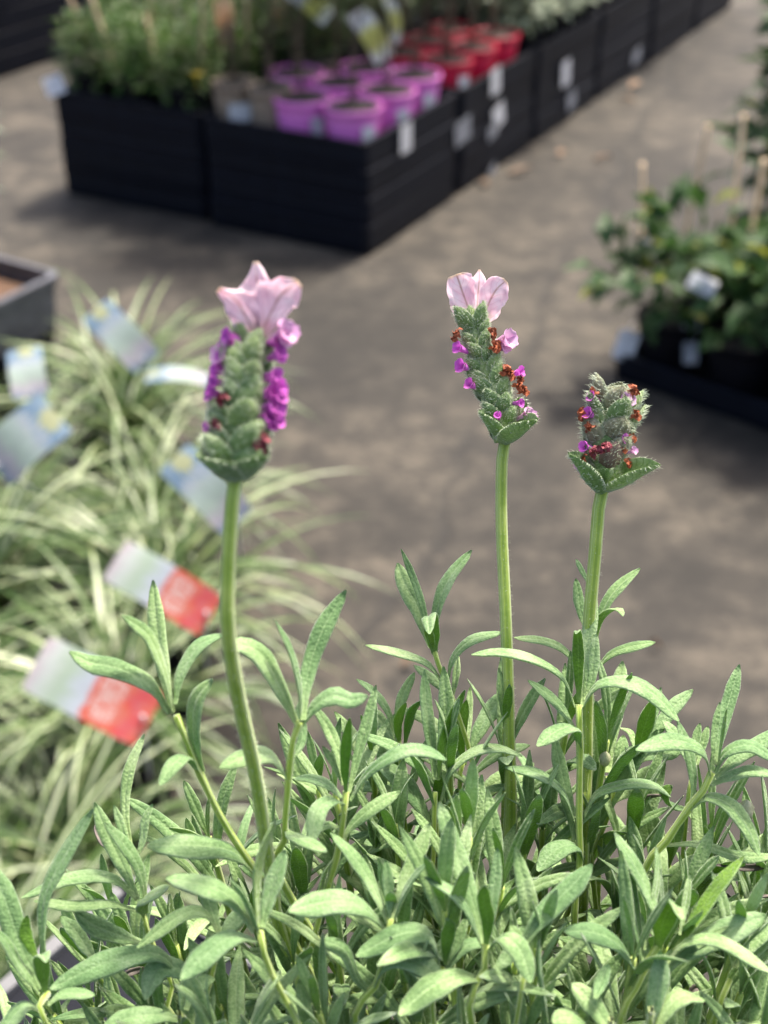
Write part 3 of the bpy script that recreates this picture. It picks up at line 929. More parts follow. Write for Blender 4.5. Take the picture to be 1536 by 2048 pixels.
for i, (x0, y0, x1, y1, d) in enumerate([(1279, 500, 1284, 325, 2.68), (1395, 350, 1416, 250, 2.72), (1468, 390, 1487, 228, 2.62), (1484, 565, 1528, 318, 2.42)]):
    for _ in range(60):
        p0, p1 = P(x0, y0, d), P(x1, y1, d - .02)
        dv = (p1 - p0)
        base = p0 + dv * ((.11 - p0.z) / dv.z)
        if (base - C3).dot(LD) > (.12, .15, .14, .09)[i]:
            break
        d += .01
    cane(base, p1, 'tan cane in the right tray, ' + ['leftmost, standing clear of the leaves', 'shortest, behind the bushes', 'third from the left', 'thick one leaning at the right edge'][i], 'canes in the right tray', .0048)
for i, (x, y, d, w, h, tl, m_, lab) in enumerate([(1252, 690, 2.63, .038, .056, .35, 'white_card', 'white tag at the corner pot of the right tray'), (1405, 568, 2.42, .048, .030, .5, 'white_card', 'tilted white tag among the dark leaves'),
        (1384, 640, 2.55, .03, .035, .2, 'grey_card', 'small grey tag between the two front pots'), (1381, 706, 2.56, .026, .04, 0, 'grey_card', 'narrow grey tag on the second front pot'), (1300, 492, 2.75, .035, .02, .2, 'grey_card', 'pale tag at the foot of the leftmost cane')]):
    c = P(x, y, d)
    along = (UPV * math.cos(tl) + RGT * math.sin(tl))
    card('plant_tag', c, -along, -FWD + Vector((-.2, 0, .2)), h, w, m_, lab, 'tag', 'tags in the right tray', .15, Vector((c.x + .015, c.y + .03, max(.10, c.z - .07))))

# ---------------------------------------------------------------- grey tray at the left edge, raised on two black trays
c0 = G(124, 547, .285); f0 = G(0, 606, .285) - c0
rz4 = math.atan2(-f0.y, -f0.x)
ux = Vector((math.cos(rz4), math.sin(rz4), 0)); uy = Vector((-math.sin(rz4), math.cos(rz4), 0))
ctr = c0 - ux * .21 + uy * .15
grey_me = tray_meshes(0.42, 0.30, 0.10, M['tray_grey'], .01)
low_me = tray_meshes(0.40, 0.28, 0.098, M['tray'], .01)
for i in range(2):
    tray_at((ctr.x, ctr.y, i * .0925 + .001), rz4, low_me, ['black tray on the ground under the grey tray', 'black tray directly under the grey tray'][i], None)
tray_at((ctr.x, ctr.y, .187), rz4, grey_me, 'scuffed grey tray at the left edge above the grasses', None)
mul = MB()
mul.box((0, 0, .03), (.38, .26, .06))
mo = mul.build('bark_mulch', M['soil_brown'], None, False); mo.location = (ctr.x, ctr.y, .196); mo.rotation_euler = (0, 0, rz4)
tag(mo, 'brown bark mulch filling the grey tray', 'mulch', kind='stuff')
pc = c0 - ux * .175 + uy * .10
potted('potted_shrub', (pc.x, pc.y, .258), 0, .055, .10, 'pot_terra', 'terracotta pot standing in the grey tray', 'potted plant', None, cr_grey, ['fol_grey'], (340, 3, .15, .06, .003, .09))
potted('potted_herb', (c0 - ux * .10 + uy * .24).to_tuple()[:2] + (.258,), 0, .04, .07, 'pot_black', 'small green herb at the back of the grey tray', 'potted plant', None, cr_fine, ['fol_bright', 'fol_olive'], None, square=True)

# ---------------------------------------------------------------- variegated grasses
def blade_pts(rr, L, th0, th1, az):
    pts, p, th = [], Vector((0, 0, 0)), th0
    n = 11
    o = Vector((math.cos(az), math.sin(az), 0))
    side = Vector((-o.y, o.x, 0))
    dev = rr.uniform(-.35, .35)
    for i in range(n):
        pts.append(p.copy())
        f = i / (n - 1)
        th = th0 + (th1 - th0) * f ** 0.9
        p = p + (o * math.sin(th) + Vector((0, 0, 1)) * math.cos(th) + side * (dev * f * math.sin(th))) * (L / (n - 1))
    return pts, side
def blade_add(b, pts, side, W, off):
    n = len(pts)
    V, F, uv = [], [], []
    for i, p in enumerate(pts):
        f = i / (n - 1)
        w = W * min(1, .55 + 2.2 * f) * (1 - f ** 2.6) + .0003
        t = (pts[min(i + 1, n - 1)] - pts[max(i - 1, 0)]).normalized()
        nn = t.cross(side).normalized()
        V += [p + off - side * (w / 2) + nn * (w * .18), p + off, p + off + side * (w / 2) + nn * (w * .18)]
        uv += [(0, f), (.5, f), (1, f)]
    for i in range(n - 1):
        a = i * 3
        F += [(a, a + 1, a + 4, a + 3), (a + 1, a + 2, a + 5, a + 4)]
    b.add(V, F, 0, uv)
def tussock(seed, n, nsep):
    rr = random.Random(seed)
    allb, seps = MB(), []
    for i in range(n):
        az = rr.uniform(0, 6.283)
        L = rr.uniform(.20, .36)
        th0 = rr.uniform(.12, .75)
        th1 = th0 + rr.uniform(1.4, 2.4)
        pts, side = blade_pts(rr, L, th0, th1, az)
        r0 = rr.uniform(0, .035)
        a2 = rr.uniform(0, 6.283)
        off = Vector((r0 * math.cos(a2), r0 * math.sin(a2), .105))
        W = rr.uniform(.0055, .0105)
        if i < nsep:
            b = MB()
            blade_add(b, pts, side, W * 1.15, off)
            seps.append(b)
        else:
            blade_add(allb, pts, side, W, off)
    return allb, seps
tus = [tussock(41, 84, 26), tussock(42, 84, 26), tussock(43, 84, 26)]
tus_me = [(a.mesh('grass_blades', M['blade']), [s.mesh('blade', M['blade']) for s in ss]) for a, ss in tus]
GR = [(-.39, 2.06, 'behind the uppermost blue card'), (-.36, 1.90, 'with the uppermost blue card'), 
      (-.30, 1.70, 'with the edge-on blue card'), (-.60, 1.66, 'under the grey tray at the left edge'),
      (-.25, 1.46, 'behind the blurred pink flower'), (-.47, 1.49, 'with the blue card at the left edge'), (-.27, 1.24, 'with the upper coral card'), (-.49, 1.26, 'at the left edge level with the upper coral card'),
      (-.29, 1.03, 'with the lower coral card'), (-.49, 1.04, 'at the left edge level with the lower coral card'), (-.31, .82, 'nearest the bench corner'), (-.50, .83, 'at the lower left edge')]
for i, (x, y, lab) in enumerate(GR):
    t = empty('variegated_grass', (x - .035, y, 0.001), R_.uniform(0, 6.28))
    tag(t, 'cream striped arching grass ' + lab, 'grass plant', 'variegated grasses in pots')
    s_ = R_.uniform(.92, 1.1)
    t.scale = (s_, s_, s_)
    pb = link('pot', cached(('pot', .068, .12, 'pot_black', False), lambda: pot_mesh(.068, .12), M['pot_black']), t)
    link('rim', cached(('pot_rim', .068, .12, 'pot_black', False), lambda: rim_mesh(.068, .12), M['pot_black']), pb)
    link('soil', cached(('soil', .068, .12, 'soil'), lambda: soil_mesh(.068, .103), M['soil']), t)
    me, ss = tus_me[i % 3]
    o = link('grass_blades', me, t); o['kind'] = 'stuff'
    for s in ss:
        link('blade', s, t)
# plant cards standing in the grasses: (ends of the long axis in the picture, height above ground)
for (x0, y0, x1, y1, h0, h1, L, W, mat, lab, bend, nrm) in [
        (182, 610, 292, 722, .34, .28, .125, .060, 'card_blue', 'blue and white plant card nearest the grey tray', .25, (.0, -.75, .66)),
        (290, 742, 425, 752, .37, .36, .115, .040, 'card_blue', 'narrow blue plant card seen almost edge on', .2, (.0, -.05, 1.0)),
        (110, 820, -20, 935, .37, .31, .135, .078, 'card_blue', 'large blue and white plant card at the left edge', .2, (.0, -.75, .66)),
        (345, 910, 480, 1045, .37, .30, .13, .058, 'card_blue', 'blue and white plant card behind the blurred flower', .2, (.1, -.75, .66)),
        (45, 690, 60, 790, .38, .34, .085, .055, 'card_blue', 'pale plant card below the grey tray', .2, (.1, -.75, .66)),
        (222, 1112, 425, 1232, .37, .32, .128, .058, 'card_coral', 'coral and white plant card higher up among the grasses', .25, (.05, -.7, .7)),
        (60, 1318, 300, 1440, .38, .34, .132, .066, 'card_coral', 'coral and white plant card lower down among the grasses', .22, (.05, -.7, .7))]:
    p0, p1 = G(x0, y0, h0), G(x1, y1, h1)
    c = (p0 + p1) / 2
    card('plant_card', c, p1 - p0, nrm, (p1 - p0).length * .96, W * .86, mat, lab, 'plant card', None, bend, Vector((c.x - .03 + .05, c.y + .12, .13)))

# ---------------------------------------------------------------- litter on the concrete
def litter(p, L, W, rz, label, mat='litter'):
    b = MB()
    n = 6
    V, F = [], []
    for i in range(n + 1):
        f = i / n
        w = W * math.sin(math.pi * min(.97, max(.04, f)) ** .9) / 2
        zz = .002 + .008 * math.sin(f * 2.6) * (1 if R_.random() > .1 else .7)
        V += [((f - .5) * L, -w, zz + .006), ((f - .5) * L, 0, zz), ((f - .5) * L, w, zz + .007)]
    for i in range(n):
        a = i * 3
        F += [(a, a + 3, a + 4, a + 1), (a + 1, a + 4, a + 5, a + 2)]
    b.add(V, F)
    o = b.build('fallen_leaf', M[mat])
    o.location = (p.x, p.y, .001)
    o.rotation_euler = (0, 0, rz)
    tag(o, label, 'leaf', 'fallen leaves on the concrete')
litter(G(1040, 348), .07, .024, .5, 'largest fallen leaf beside the tray row')
litter(G(1122, 312), .035, .024, 1.3, 'round fallen leaf right of the largest one')
litter(G(968, 372), .04, .025, 2.0, 'small fallen leaf close to the tray foot')
litter(G(1205, 322), .05, .02, .2, 'thin fallen leaf in the middle of the aisle')
litter(G(1270, 175), .06, .03, .9, 'fallen leaf far along the aisle')
litter(G(1255, 205), .05, .02, 2.4, 'fallen leaf just nearer in the far aisle')
litter(G(1310, 1300), .018, .008, 2.6, 'tiny fallen leaf on the concrete behind the lavender')
litter(G(815, 1335), .02, .014, .6, 'pale scrap on the concrete behind the shoot tip')

# ================================================================ bench corner under the lavender
BT = 0.75
bc = Vector((-0.108, 0.425, 0)); e1 = Vector((-.59, -.807, 0)).normalized(); e2 = Vector((.807, -.59, 0)).normalized()
bench = empty('nursery_bench', (bc + e1 * .5 + e2 * .4).to_tuple()[:2] + (0,), math.atan2(e2.y, e2.x))
tag(bench, 'grey steel bench whose corner shows at the lower left', 'bench')
b = MB(); b.box((0, 0, BT - .012), (.80, 1.0, .02)); b.build('top', M['tray'], bench, False)
b = MB()
for (c, s) in (((0, .5, BT - .012), (.806, .006, .026)), ((0, -.5, BT - .012), (.806, .006, .026)), ((.4, 0, BT - .012), (.006, .99, .026)), ((-.4, 0, BT - .012), (.006, .99, .026))):
    b.box(c, s)
b.build('edge_rail', M['bench'], bench, False)
for sx in (-.37, .37):
    for sy in (-.46, .46):
        b = MB(); b.box((sx, sy, (BT - .022) / 2), (.035, .035, BT - .024)); b.build('leg', M['bench'], bench, False)

# ================================================================ lavender
POT = Vector((0.03, 0.205, BT))
SOIL = BT + .095
lav = empty('lavender_plant', POT)
tag(lav, 'potted lavender with three flower spikes filling the foreground', 'lavender')
pb = link('pot', pot_mesh(.07, .11).mesh('pot', M['pot_black']), lav)
link('rim', rim_mesh(.07, .11).mesh('pot_rim', M['pot_black']), pb)
link('soil', soil_mesh(.07, .095).mesh('soil', M['soil']), lav)
def loc(v):
    return Vector(v) - POT

TOPX = [-1, -.9, -.55, -.16, 0, .16, .55, .9, 1]
TOPZ = [-.20, -.02, .10, .05, -.10, .05, .10, -.02, -.20]
BOTX = [.86, .5, 0, -.5, -.86]
BOTZ = [-.30, -.10, -.20, -.10, -.30]
LEAFPROF = [(0, .30), (.12, .40), (.35, .80), (.58, 1.0), (.78, .90), (.90, .62), (.97, .34), (1, .10)]
def leaf_mesh(mb, pts, hw, S, roll=0.0, fold=0.0, prof=LEAFPROF, n=14, twist=0.0, mi=(0, 1), chord=None):
    """closed leaf blade along pts (world), half width hw, S = direction of the stem it grows from"""
    c = spline(pts, n)
    C = chord if chord is not None else (c[-1] - c[0])
    bn = S.cross(C)
    if bn.length < 1e-6:
        bn = S.orthogonal()
    bn.normalize()
    V, uv, F = [], [], []
    k = len(TOPX) + len(BOTX)
    for i, p in enumerate(c):
        v = i / (n - 1)
        t = (c[min(i + 1, n - 1)] - c[max(i - 1, 0)]).normalized()
        b_ = (bn - t * bn.dot(t)).normalized()
        if roll or twist:
            b_ = Matrix.Rotation(roll + twist * v, 3, t) @ b_
        nn = t.cross(b_)
        w = hw * interp(prof, v)
        wob = 1 + .05 * math.sin(v * 17 + hw * 9000)
        for (x, zz) in zip(TOPX, TOPZ):
            V.append(p + b_ * (x * w * wob) + nn * (zz * w * .75 + fold * abs(x) * w))
            uv.append((x * .5 + .5, v))
        for (x, zz) in zip(BOTX, BOTZ):
            V.append(p + b_ * (x * w * wob) + nn * (zz * w * .75 - .00006 + fold * abs(x) * w))
            uv.append((x * .5 + .5, v))
    nt_ = len(TOPX)
    Ft, Fb = [], []
    for i in range(n - 1):
        for j in range(k):
            j2 = (j + 1) % k
            q = (i * k + j, i * k + j2, (i + 1) * k + j2, (i + 1) * k + j)
            (Ft if j < nt_ - 1 else Fb).append(q)
    base = len(mb.v)
    mb.add(V, Ft, mi[0], uv)
    for f in Fb:
        mb.f.append(tuple(base + i for i in f)); mb.m.append(mi[1])
    mb.f.append(tuple(base + i for i in range(k))); mb.m.append(mi[1])
    mb.f.append(tuple(base + (n - 1) * k + i for i in reversed(range(k)))); mb.m.append(mi[0])

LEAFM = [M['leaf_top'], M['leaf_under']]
STATS = {'leaf': 0}
def hairs(mb, pts, rads, n, L, rr, mi=0, w=.00004):
    """fine hairs standing off a stem"""
    for _ in range(n):
        f = rr.random() * (len(pts) - 1)
        i = int(f); g_ = f - i
        p = pts[i].lerp(pts[i + 1], g_)
        r = rads[i] * (1 - g_) + rads[i + 1] * g_
        t = (pts[i + 1] - pts[i]).normalized()
        o = Vector((rr.gauss(0, 1), rr.gauss(0, 1), rr.gauss(0, 1)))
        o = (o - t * o.dot(t)).normalized()
        s = t.cross(o) * w
        q = p + o * r * .95
        d = (o + t * rr.uniform(-.5, .3)).normalized() * L * rr.uniform(.5, 1.2)
        mb.add([q + s, q - s, q + d], [(0, 1, 2)], mi)

def stem_obj(pts3, r0, r1, name, hair=0, nodes=()):
    n = max(16, int(sum((pts3[i + 1] - pts3[i]).length for i in range(len(pts3) - 1)) / .004))
    pts = [loc(p) for p in spline(pts3, n)]
    rads = [r0 + (r1 - r0) * i / (n - 1) for i in range(n)]
    bulge = [0.0] * n
    for nd in nodes:
        q = loc(nd)
        for i, p in enumerate(pts):
            dd = (p - q).length
            bulge[i] = max(bulge[i], .28 * math.exp(-(dd / .0014) ** 2))
    rads = [r_ * (1 + bb) for r_, bb in zip(rads, bulge)]
    mb = MB()
    mb.tube(pts, rads, 16, 0, True, .13)
    if hair:
        hairs(mb, pts[:int(n * .75)], rads, hair, .0007, R_, 1)
    return mb.build(name, [M['stem'], M['hair']], lav)

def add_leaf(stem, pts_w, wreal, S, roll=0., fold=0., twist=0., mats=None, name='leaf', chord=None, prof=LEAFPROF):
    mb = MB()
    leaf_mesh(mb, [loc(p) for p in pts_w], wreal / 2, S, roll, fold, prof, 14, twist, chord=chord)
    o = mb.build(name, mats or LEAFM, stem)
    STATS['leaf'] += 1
    return o

# Shoots. stem: (x, y, distance in m), tip end first; leaves: (width, mm away (+) or towards (-) the viewer at the tip, base..tip, roll, fold)
SH = []
def shoot(stem, w, leaves, name='leafy_stem'):
    SH.append((stem, w, leaves, name))
# --- blurred near shoots on the left
shoot([(342, 1405, .238), (356, 1440, .240), (400, 1548, .243), (445, 1640, .246), (505, 1735, .250), (560, 1830, .256)], 24, [
    (46, 7, [(345, 1425), (325, 1330), (312, 1240), (306, 1160)], .2, .1),
    (40, -6, [(347, 1425), (330, 1350), (300, 1275), (272, 1250), (243, 1230)], -.3, .1),
    (46, -3, [(340, 1425), (300, 1368), (232, 1335), (180, 1325), (139, 1303)], .35, .0),
    (34, 4, [(350, 1408), (362, 1345), (398, 1290), (448, 1268)], -.2, .1),
    (52, -4, [(404, 1542), (385, 1470), (390, 1400), (425, 1358)], -.7, .0),
    (46, -9, [(398, 1545), (372, 1512), (345, 1530), (320, 1570)], .4, .0),
    (62, -11, [(505, 1738), (460, 1700), (380, 1690), (295, 1692)], .45, .0)])
shoot([(602, 1425, .236), (598, 1450, .237), (584, 1490, .239), (574, 1600, .243), (570, 1680, .247), (585, 1800, .256)], 24, [
    (50, 8, [(606, 1440), (615, 1350), (645, 1260), (692, 1180)], .3, .1),
    (30, -4, [(602, 1440), (598, 1370), (580, 1300), (550, 1240)], -.3, .2),
    (52, -5, [(596, 1450), (560, 1370), (525, 1310), (482, 1288), (445, 1296)], .4, .0),
    (38, -2, [(600, 1455), (630, 1410), (668, 1390), (700, 1400), (736, 1392)], -.35, .0),
    (46, -9, [(578, 1560), (545, 1512), (500, 1510), (440, 1535)], .45, .0),
    (34, 6, [(582, 1520), (604, 1480), (600, 1430), (612, 1390)], -.6, .1),
    (44, -13, [(572, 1660), (590, 1672), (620, 1685), (652, 1704)], -.2, .0)])
shoot([(692, 1535, .246), (692, 1600, .248), (676, 1703, .250), (652, 1788, .252), (622, 1906, .254), (612, 2020, .256)], 23, [
    (30, -7, [(692, 1590), (690, 1530), (694, 1480), (700, 1436)], .1, .1),
    (32, 5, [(698, 1585), (715, 1510), (735, 1440), (752, 1370)], .2, .1),
    (28, 3, [(688, 1570), (675, 1500), (650, 1445), (624, 1410)], .3, .1),
    (38, -3, [(700, 1600), (735, 1545), (800, 1502), (850, 1500), (893, 1520)], -.4, .0),
    (26, 4, [(688, 1600), (655, 1568), (620, 1555), (588, 1556)], .3, .0),
    (46, -9, [(690, 1606), (660, 1600), (635, 1625), (622, 1690)], .4, .0),
    (34, 3, [(682, 1682), (705, 1650), (745, 1615), (801, 1582)], -.5, .0),
    (22, 3, [(686, 1570), (670, 1530), (645, 1492)], .2, .1),
    (36, 3, [(672, 1712), (650, 1740), (640, 1790), (648, 1810)], .2, .0),
    (30, 2, [(684, 1660), (660, 1650), (640, 1655), (600, 1690)], .3, .0)])
# --- sharp shoots in the middle
shoot([(876, 1500, .279), (869, 1612, .280), (866, 1737, .282), (857, 1830, .284)], 20, [
    (36, 5, [(870, 1560), (862, 1480), (852, 1400), (849, 1340)], .2, .1),
    (27, -5, [(878, 1560), (885, 1490), (908, 1430), (930, 1380)], .2, .3),
    (40, -3, [(880, 1605), (900, 1540), (950, 1500), (1000, 1495), (1045, 1512)], -.4, .0),
    (32, -6, [(868, 1610), (850, 1560), (835, 1525), (818, 1505)], .3, .1),
    (46, 3, [(862, 1650), (835, 1600), (800, 1555), (755, 1522)], .5, .0),
    (26, -3, [(880, 1620), (905, 1595), (935, 1590), (970, 1606)], -.3, .0),
    (22, 1, [(876, 1530), (884, 1470), (880, 1430)], 0., .1)])
shoot([(858, 1245, .286), (867, 1302, .287), (895, 1375, .288), (920, 1440, .289), (945, 1530, .290), (950, 1640, .292)], 19, [
    (48, 8, [(862, 1295), (835, 1215), (808, 1165), (795, 1126)], .1, .05),
    (20, 2, [(862, 1285), (842, 1200), (820, 1140), (802, 1098)], .3, .1),
    (32, 5, [(868, 1290), (872, 1225), (895, 1160), (943, 1100)], -.2, .1),
    (44, -9, [(870, 1310), (866, 1265), (858, 1232), (857, 1240), (859, 1268)], .0, .05),
    (28, -2, [(893, 1378), (858, 1328), (800, 1305), (731, 1290)], .35, .0),
    (28, -2, [(895, 1372), (903, 1320), (940, 1280), (1005, 1264)], -.35, .0),
    (22, 4, [(905, 1395), (912, 1350), (915, 1308)], .1, .1),
    (28, 4, [(905, 1400), (880, 1370), (850, 1345), (828, 1330)], .3, .0),
    (24, -5, [(866, 1308), (860, 1275), (850, 1250)], .2, .3)])
shoot([(938, 1450, .291), (927, 1530, .292), (932, 1640, .294)], 18, [
    (20, 4, [(936, 1490), (938, 1430), (940, 1374)], 0, .1),
    (42, 5, [(938, 1510), (960, 1455), (990, 1410), (1028, 1372)], -.2, .05),
    (30, 3, [(926, 1520), (895, 1470), (850, 1435), (797, 1417)], .4, .0),
    (32, -4, [(930, 1530), (920, 1480), (925, 1440), (933, 1400)], .1, .2),
    (34, -2, [(934, 1560), (975, 1520), (1010, 1500), (1060, 1490)], -.4, .0),
    (40, 4, [(935, 1620), (965, 1590), (1000, 1560), (1060, 1548)], -.6, .0)])
shoot([(800, 1450, .289), (798, 1490, .290), (806, 1600, .292), (815, 1680, .294)], 16, [
    (28, 4, [(797, 1460), (797, 1420), (808, 1385), (829, 1345)], -.2, .05),
    (22, 2, [(790, 1470), (775, 1420), (745, 1380), (713, 1358)], .3, .05),
    (26, -6, [(800, 1490), (796, 1455), (800, 1430), (812, 1405)], .0, .3),
    (26, -6, [(810, 1490), (818, 1450), (826, 1420), (845, 1400)], .0, .3),
    (34, 5, [(790, 1490), (775, 1460), (752, 1430), (735, 1415)], .4, .0),
    (30, 3, [(805, 1620), (780, 1585), (745, 1570), (700, 1580)], .5, .0)])
# --- shoot in front of the right flower stem
shoot([(1157, 1380, .272), (1158, 1420, .272), (1160, 1500, .273), (1158, 1640, .274), (1160, 1720, .275), (1150, 1880, .278)], 24, [
    (34, 7, [(1165, 1410), (1168, 1330), (1180, 1250), (1190, 1186)], .3, .1),
    (31, -6, [(1158, 1405), (1157, 1340), (1156, 1285), (1155, 1262), (1152, 1268)], .0, .2),
    (27, 3, [(1170, 1400), (1185, 1350), (1190, 1290), (1192, 1268)], -.3, .1),
    (44, -4, [(1150, 1412), (1125, 1352), (1065, 1315), (1000, 1302), (943, 1309)], .4, .0),
    (46, -5, [(1164, 1412), (1195, 1368), (1255, 1362), (1310, 1390), (1358, 1442)], -.4, .0),
    (31, 4, [(1148, 1455), (1118, 1410), (1085, 1380), (1056, 1360)], .4, .05),
    (40, -9, [(1160, 1495), (1150, 1455), (1115, 1460), (1074, 1492)], .3, .0),
    (42, -3, [(1150, 1640), (1125, 1580), (1075, 1545), (1010, 1535)], .45, .0),
    (40, -3, [(1168, 1630), (1195, 1585), (1260, 1565), (1310, 1570), (1342, 1594)], -.4, .0),
    (40, 6, [(1150, 1680), (1135, 1600), (1120, 1530), (1108, 1470)], .2, .0),
    (44, -8, [(1165, 1720), (1150, 1690), (1110, 1700), (1075, 1742)], .5, .0)])
# --- shoots behind and right of it
shoot([(1196, 1200, .281), (1190, 1260, .282), (1184, 1340, .283), (1180, 1500, .285), (1175, 1640, .288)], 16, [
    (15, 2, [(1178, 1170), (1166, 1145), (1152, 1118)], .3, .1),
    (27, 3, [(1172, 1262), (1160, 1215), (1156, 1185), (1152, 1157)], .2, .05),
    (30, 4, [(1192, 1270), (1210, 1210), (1240, 1170), (1280, 1136)], -.2, .1),
    (30, -7, [(1192, 1285), (1196, 1245), (1215, 1222), (1238, 1218), (1246, 1232)], -.3, .1),
    (28, -3, [(1188, 1345), (1220, 1308), (1265, 1292), (1311, 1284)], -.4, .0),
    (24, 2, [(1170, 1350), (1130, 1300), (1085, 1280), (1028, 1275)], .4, .0)])
shoot([(1215, 1500, .289), (1214, 1570, .290), (1205, 1660, .292)], 17, [
    (48, 8, [(1216, 1545), (1222, 1460), (1236, 1380), (1245, 1322)], .1, .0),
    (34, -4, [(1212, 1575), (1235, 1530), (1265, 1500), (1300, 1485)], -.5, .0),
    (36, 4, [(1218, 1560), (1235, 1520), (1245, 1490), (1247, 1470)], -.4, .0),
    (26, 3, [(1210, 1560), (1195, 1510), (1180, 1470)], .4, .0),
    (42, 3, [(1216, 1610), (1250, 1580), (1290, 1555), (1320, 1528)], -.6, .0)])
shoot([(1290, 1470, .287), (1272, 1520, .288), (1240, 1590, .290), (1200, 1700, .294)], 17, [
    (36, -6, [(1272, 1520), (1285, 1470), (1298, 1430), (1308, 1400)], .05, .05),
    (22, 3, [(1290, 1480), (1308, 1430), (1322, 1374)], 0, .1),
    (36, 5, [(1285, 1500), (1320, 1450), (1350, 1410), (1386, 1379)], -.3, .0),
    (28, 2, [(1275, 1525), (1300, 1512), (1340, 1505), (1370, 1480)], -.3, .0),
    (20, 3, [(1270, 1500), (1262, 1465), (1240, 1455)], .3, .0)])
shoot([(1395, 1480, .284), (1385, 1560, .285), (1370, 1660, .288)], 16, [
    (22, 2, [(1388, 1530), (1392, 1480), (1400, 1446)], 0, .1),
    (22, 3, [(1394, 1530), (1405, 1490), (1416, 1452)], -.1, .1),
    (32, 4, [(1382, 1540), (1365, 1490), (1340, 1455), (1325, 1440)], .3, .0),
    (34, -5, [(1380, 1620), (1340, 1610), (1328, 1590), (1345, 1572)], .3, .2)])
shoot([(1432, 1490, .262), (1421, 1562, .264), (1374, 1622, .266), (1326, 1694, .268), (1270, 1800, .272)], 24, [
    (40, 7, [(1432, 1530), (1445, 1450), (1462, 1390), (1479, 1329)], -.1, .05),
    (22, 2, [(1425, 1530), (1430, 1460), (1440, 1404)], .2, .1),
    (20, -3, [(1436, 1530), (1445, 1470), (1454, 1418)], .0, .15),
    (44, -5, [(1422, 1550), (1405, 1500), (1345, 1480), (1272, 1500)], .4, .0),
    (38, -3, [(1428, 1548), (1450, 1505), (1500, 1490), (1560, 1525)], -.4, .0),
    (38, 3, [(1430, 1555), (1475, 1515), (1520, 1485), (1570, 1450)], -.4, .0),
    (48, -5, [(1380, 1618), (1415, 1592), (1465, 1612), (1500, 1660), (1520, 1712)], -.35, .0),
    (34, 2, [(1385, 1610), (1388, 1560), (1378, 1500), (1355, 1440)], .4, .0),
    (30, 2, [(1420, 1570), (1470, 1548), (1510, 1540), (1560, 1552)], -.4, .0),
    (28, -3, [(1330, 1690), (1400, 1688), (1480, 1712), (1560, 1712)], -.3, .0)])
# --- front row
shoot([(518, 1825, .228), (520, 1872, .229), (537, 1933, .230), (585, 2025, .232), (610, 2080, .235)], 25, [
    (42, -3, [(516, 1860), (512, 1780), (520, 1710), (552, 1635)], .5, .05),
    (52, 4, [(524, 1855), (535, 1800), (552, 1745), (570, 1700)], -.3, .0),
    (52, -3, [(508, 1862), (470, 1800), (410, 1770), (332, 1756)], .4, .0),
    (52, -8, [(512, 1880), (465, 1872), (415, 1905), (362, 1958)], .45, .0),
    (30, -5, [(520, 1870), (500, 1820), (480, 1780), (455, 1755)], .3, .1),
    (44, -3, [(500, 2050), (515, 2010), (535, 1975), (562, 1942)], -.4, .0)])
shoot([(782, 1800, .236), (781, 1850, .237), (770, 1910, .238), (745, 1990, .240), (715, 2070, .243)], 24, [
    (36, 3, [(776, 1845), (745, 1770), (705, 1710), (661, 1665)], .3, .05),
    (30, 2, [(780, 1840), (778, 1780), (771, 1720)], .2, .1),
    (44, 6, [(786, 1840), (808, 1770), (835, 1705), (860, 1645)], -.15, .05),
    (28, -3, [(788, 1840), (805, 1790), (830, 1750), (856, 1725)], -.3, .1),
    (56, -8, [(772, 1858), (730, 1815), (670, 1800), (577, 1822)], .4, .0),
    (46, -7, [(747, 1975), (775, 1925), (830, 1920), (895, 1965)], -.35, .0),
    (40, -3, [(742, 1985), (715, 1955), (690, 1900), (640, 1880)], .4, .0)])
shoot([(890, 1905, .238), (885, 1945, .238), (870, 2060, .241)], 20, [
    (50, -6, [(882, 1940), (860, 1870), (800, 1868), (712, 1912)], .4, .0),
    (36, -5, [(890, 1930), (893, 1880), (900, 1850), (893, 1835)], .0, .3),
    (26, 2, [(892, 1930), (915, 1885), (932, 1835)], -.2, .1),
    (30, 3, [(890, 1945), (920, 1900), (950, 1885), (990, 1890)], -.5, .0)])
shoot([(972, 1850, .232), (970, 1900, .233), (968, 1950, .234), (948, 2060, .237)], 27, [
    (54, 5, [(968, 1890), (945, 1800), (910, 1700), (878, 1604)], .3, .05),
    (38, -3, [(964, 1890), (935, 1820), (900, 1780), (848, 1754)], .3, .05),
    (32, 3, [(976, 1885), (985, 1810), (992, 1750), (995, 1695)], -.2, .1),
    (40, -6, [(972, 1895), (975, 1840), (968, 1800), (970, 1770)], .0, .3),
    (54, -9, [(976, 1900), (1005, 1872), (1040, 1900), (1062, 1965)], -.35, .0),
    (56, -9, [(965, 1960), (920, 1950), (860, 1975), (798, 2030)], .4, .0),
    (40, 3, [(980, 1950), (1010, 1920), (1035, 1880), (1050, 1850)], -.5, .0)])
shoot([(1068, 1880, .230), (1050, 1940, .231), (1030, 2060, .234)], 22, [
    (56, 7, [(1040, 1895), (1085, 1830), (1140, 1775), (1184, 1728)], -.25, .0),
    (50, -5, [(1095, 2040), (1085, 1970), (1080, 1920), (1080, 1880)], .2, .0),
    (30, 2, [(1060, 1930), (1040, 1880), (1020, 1850)], .3, .1)])
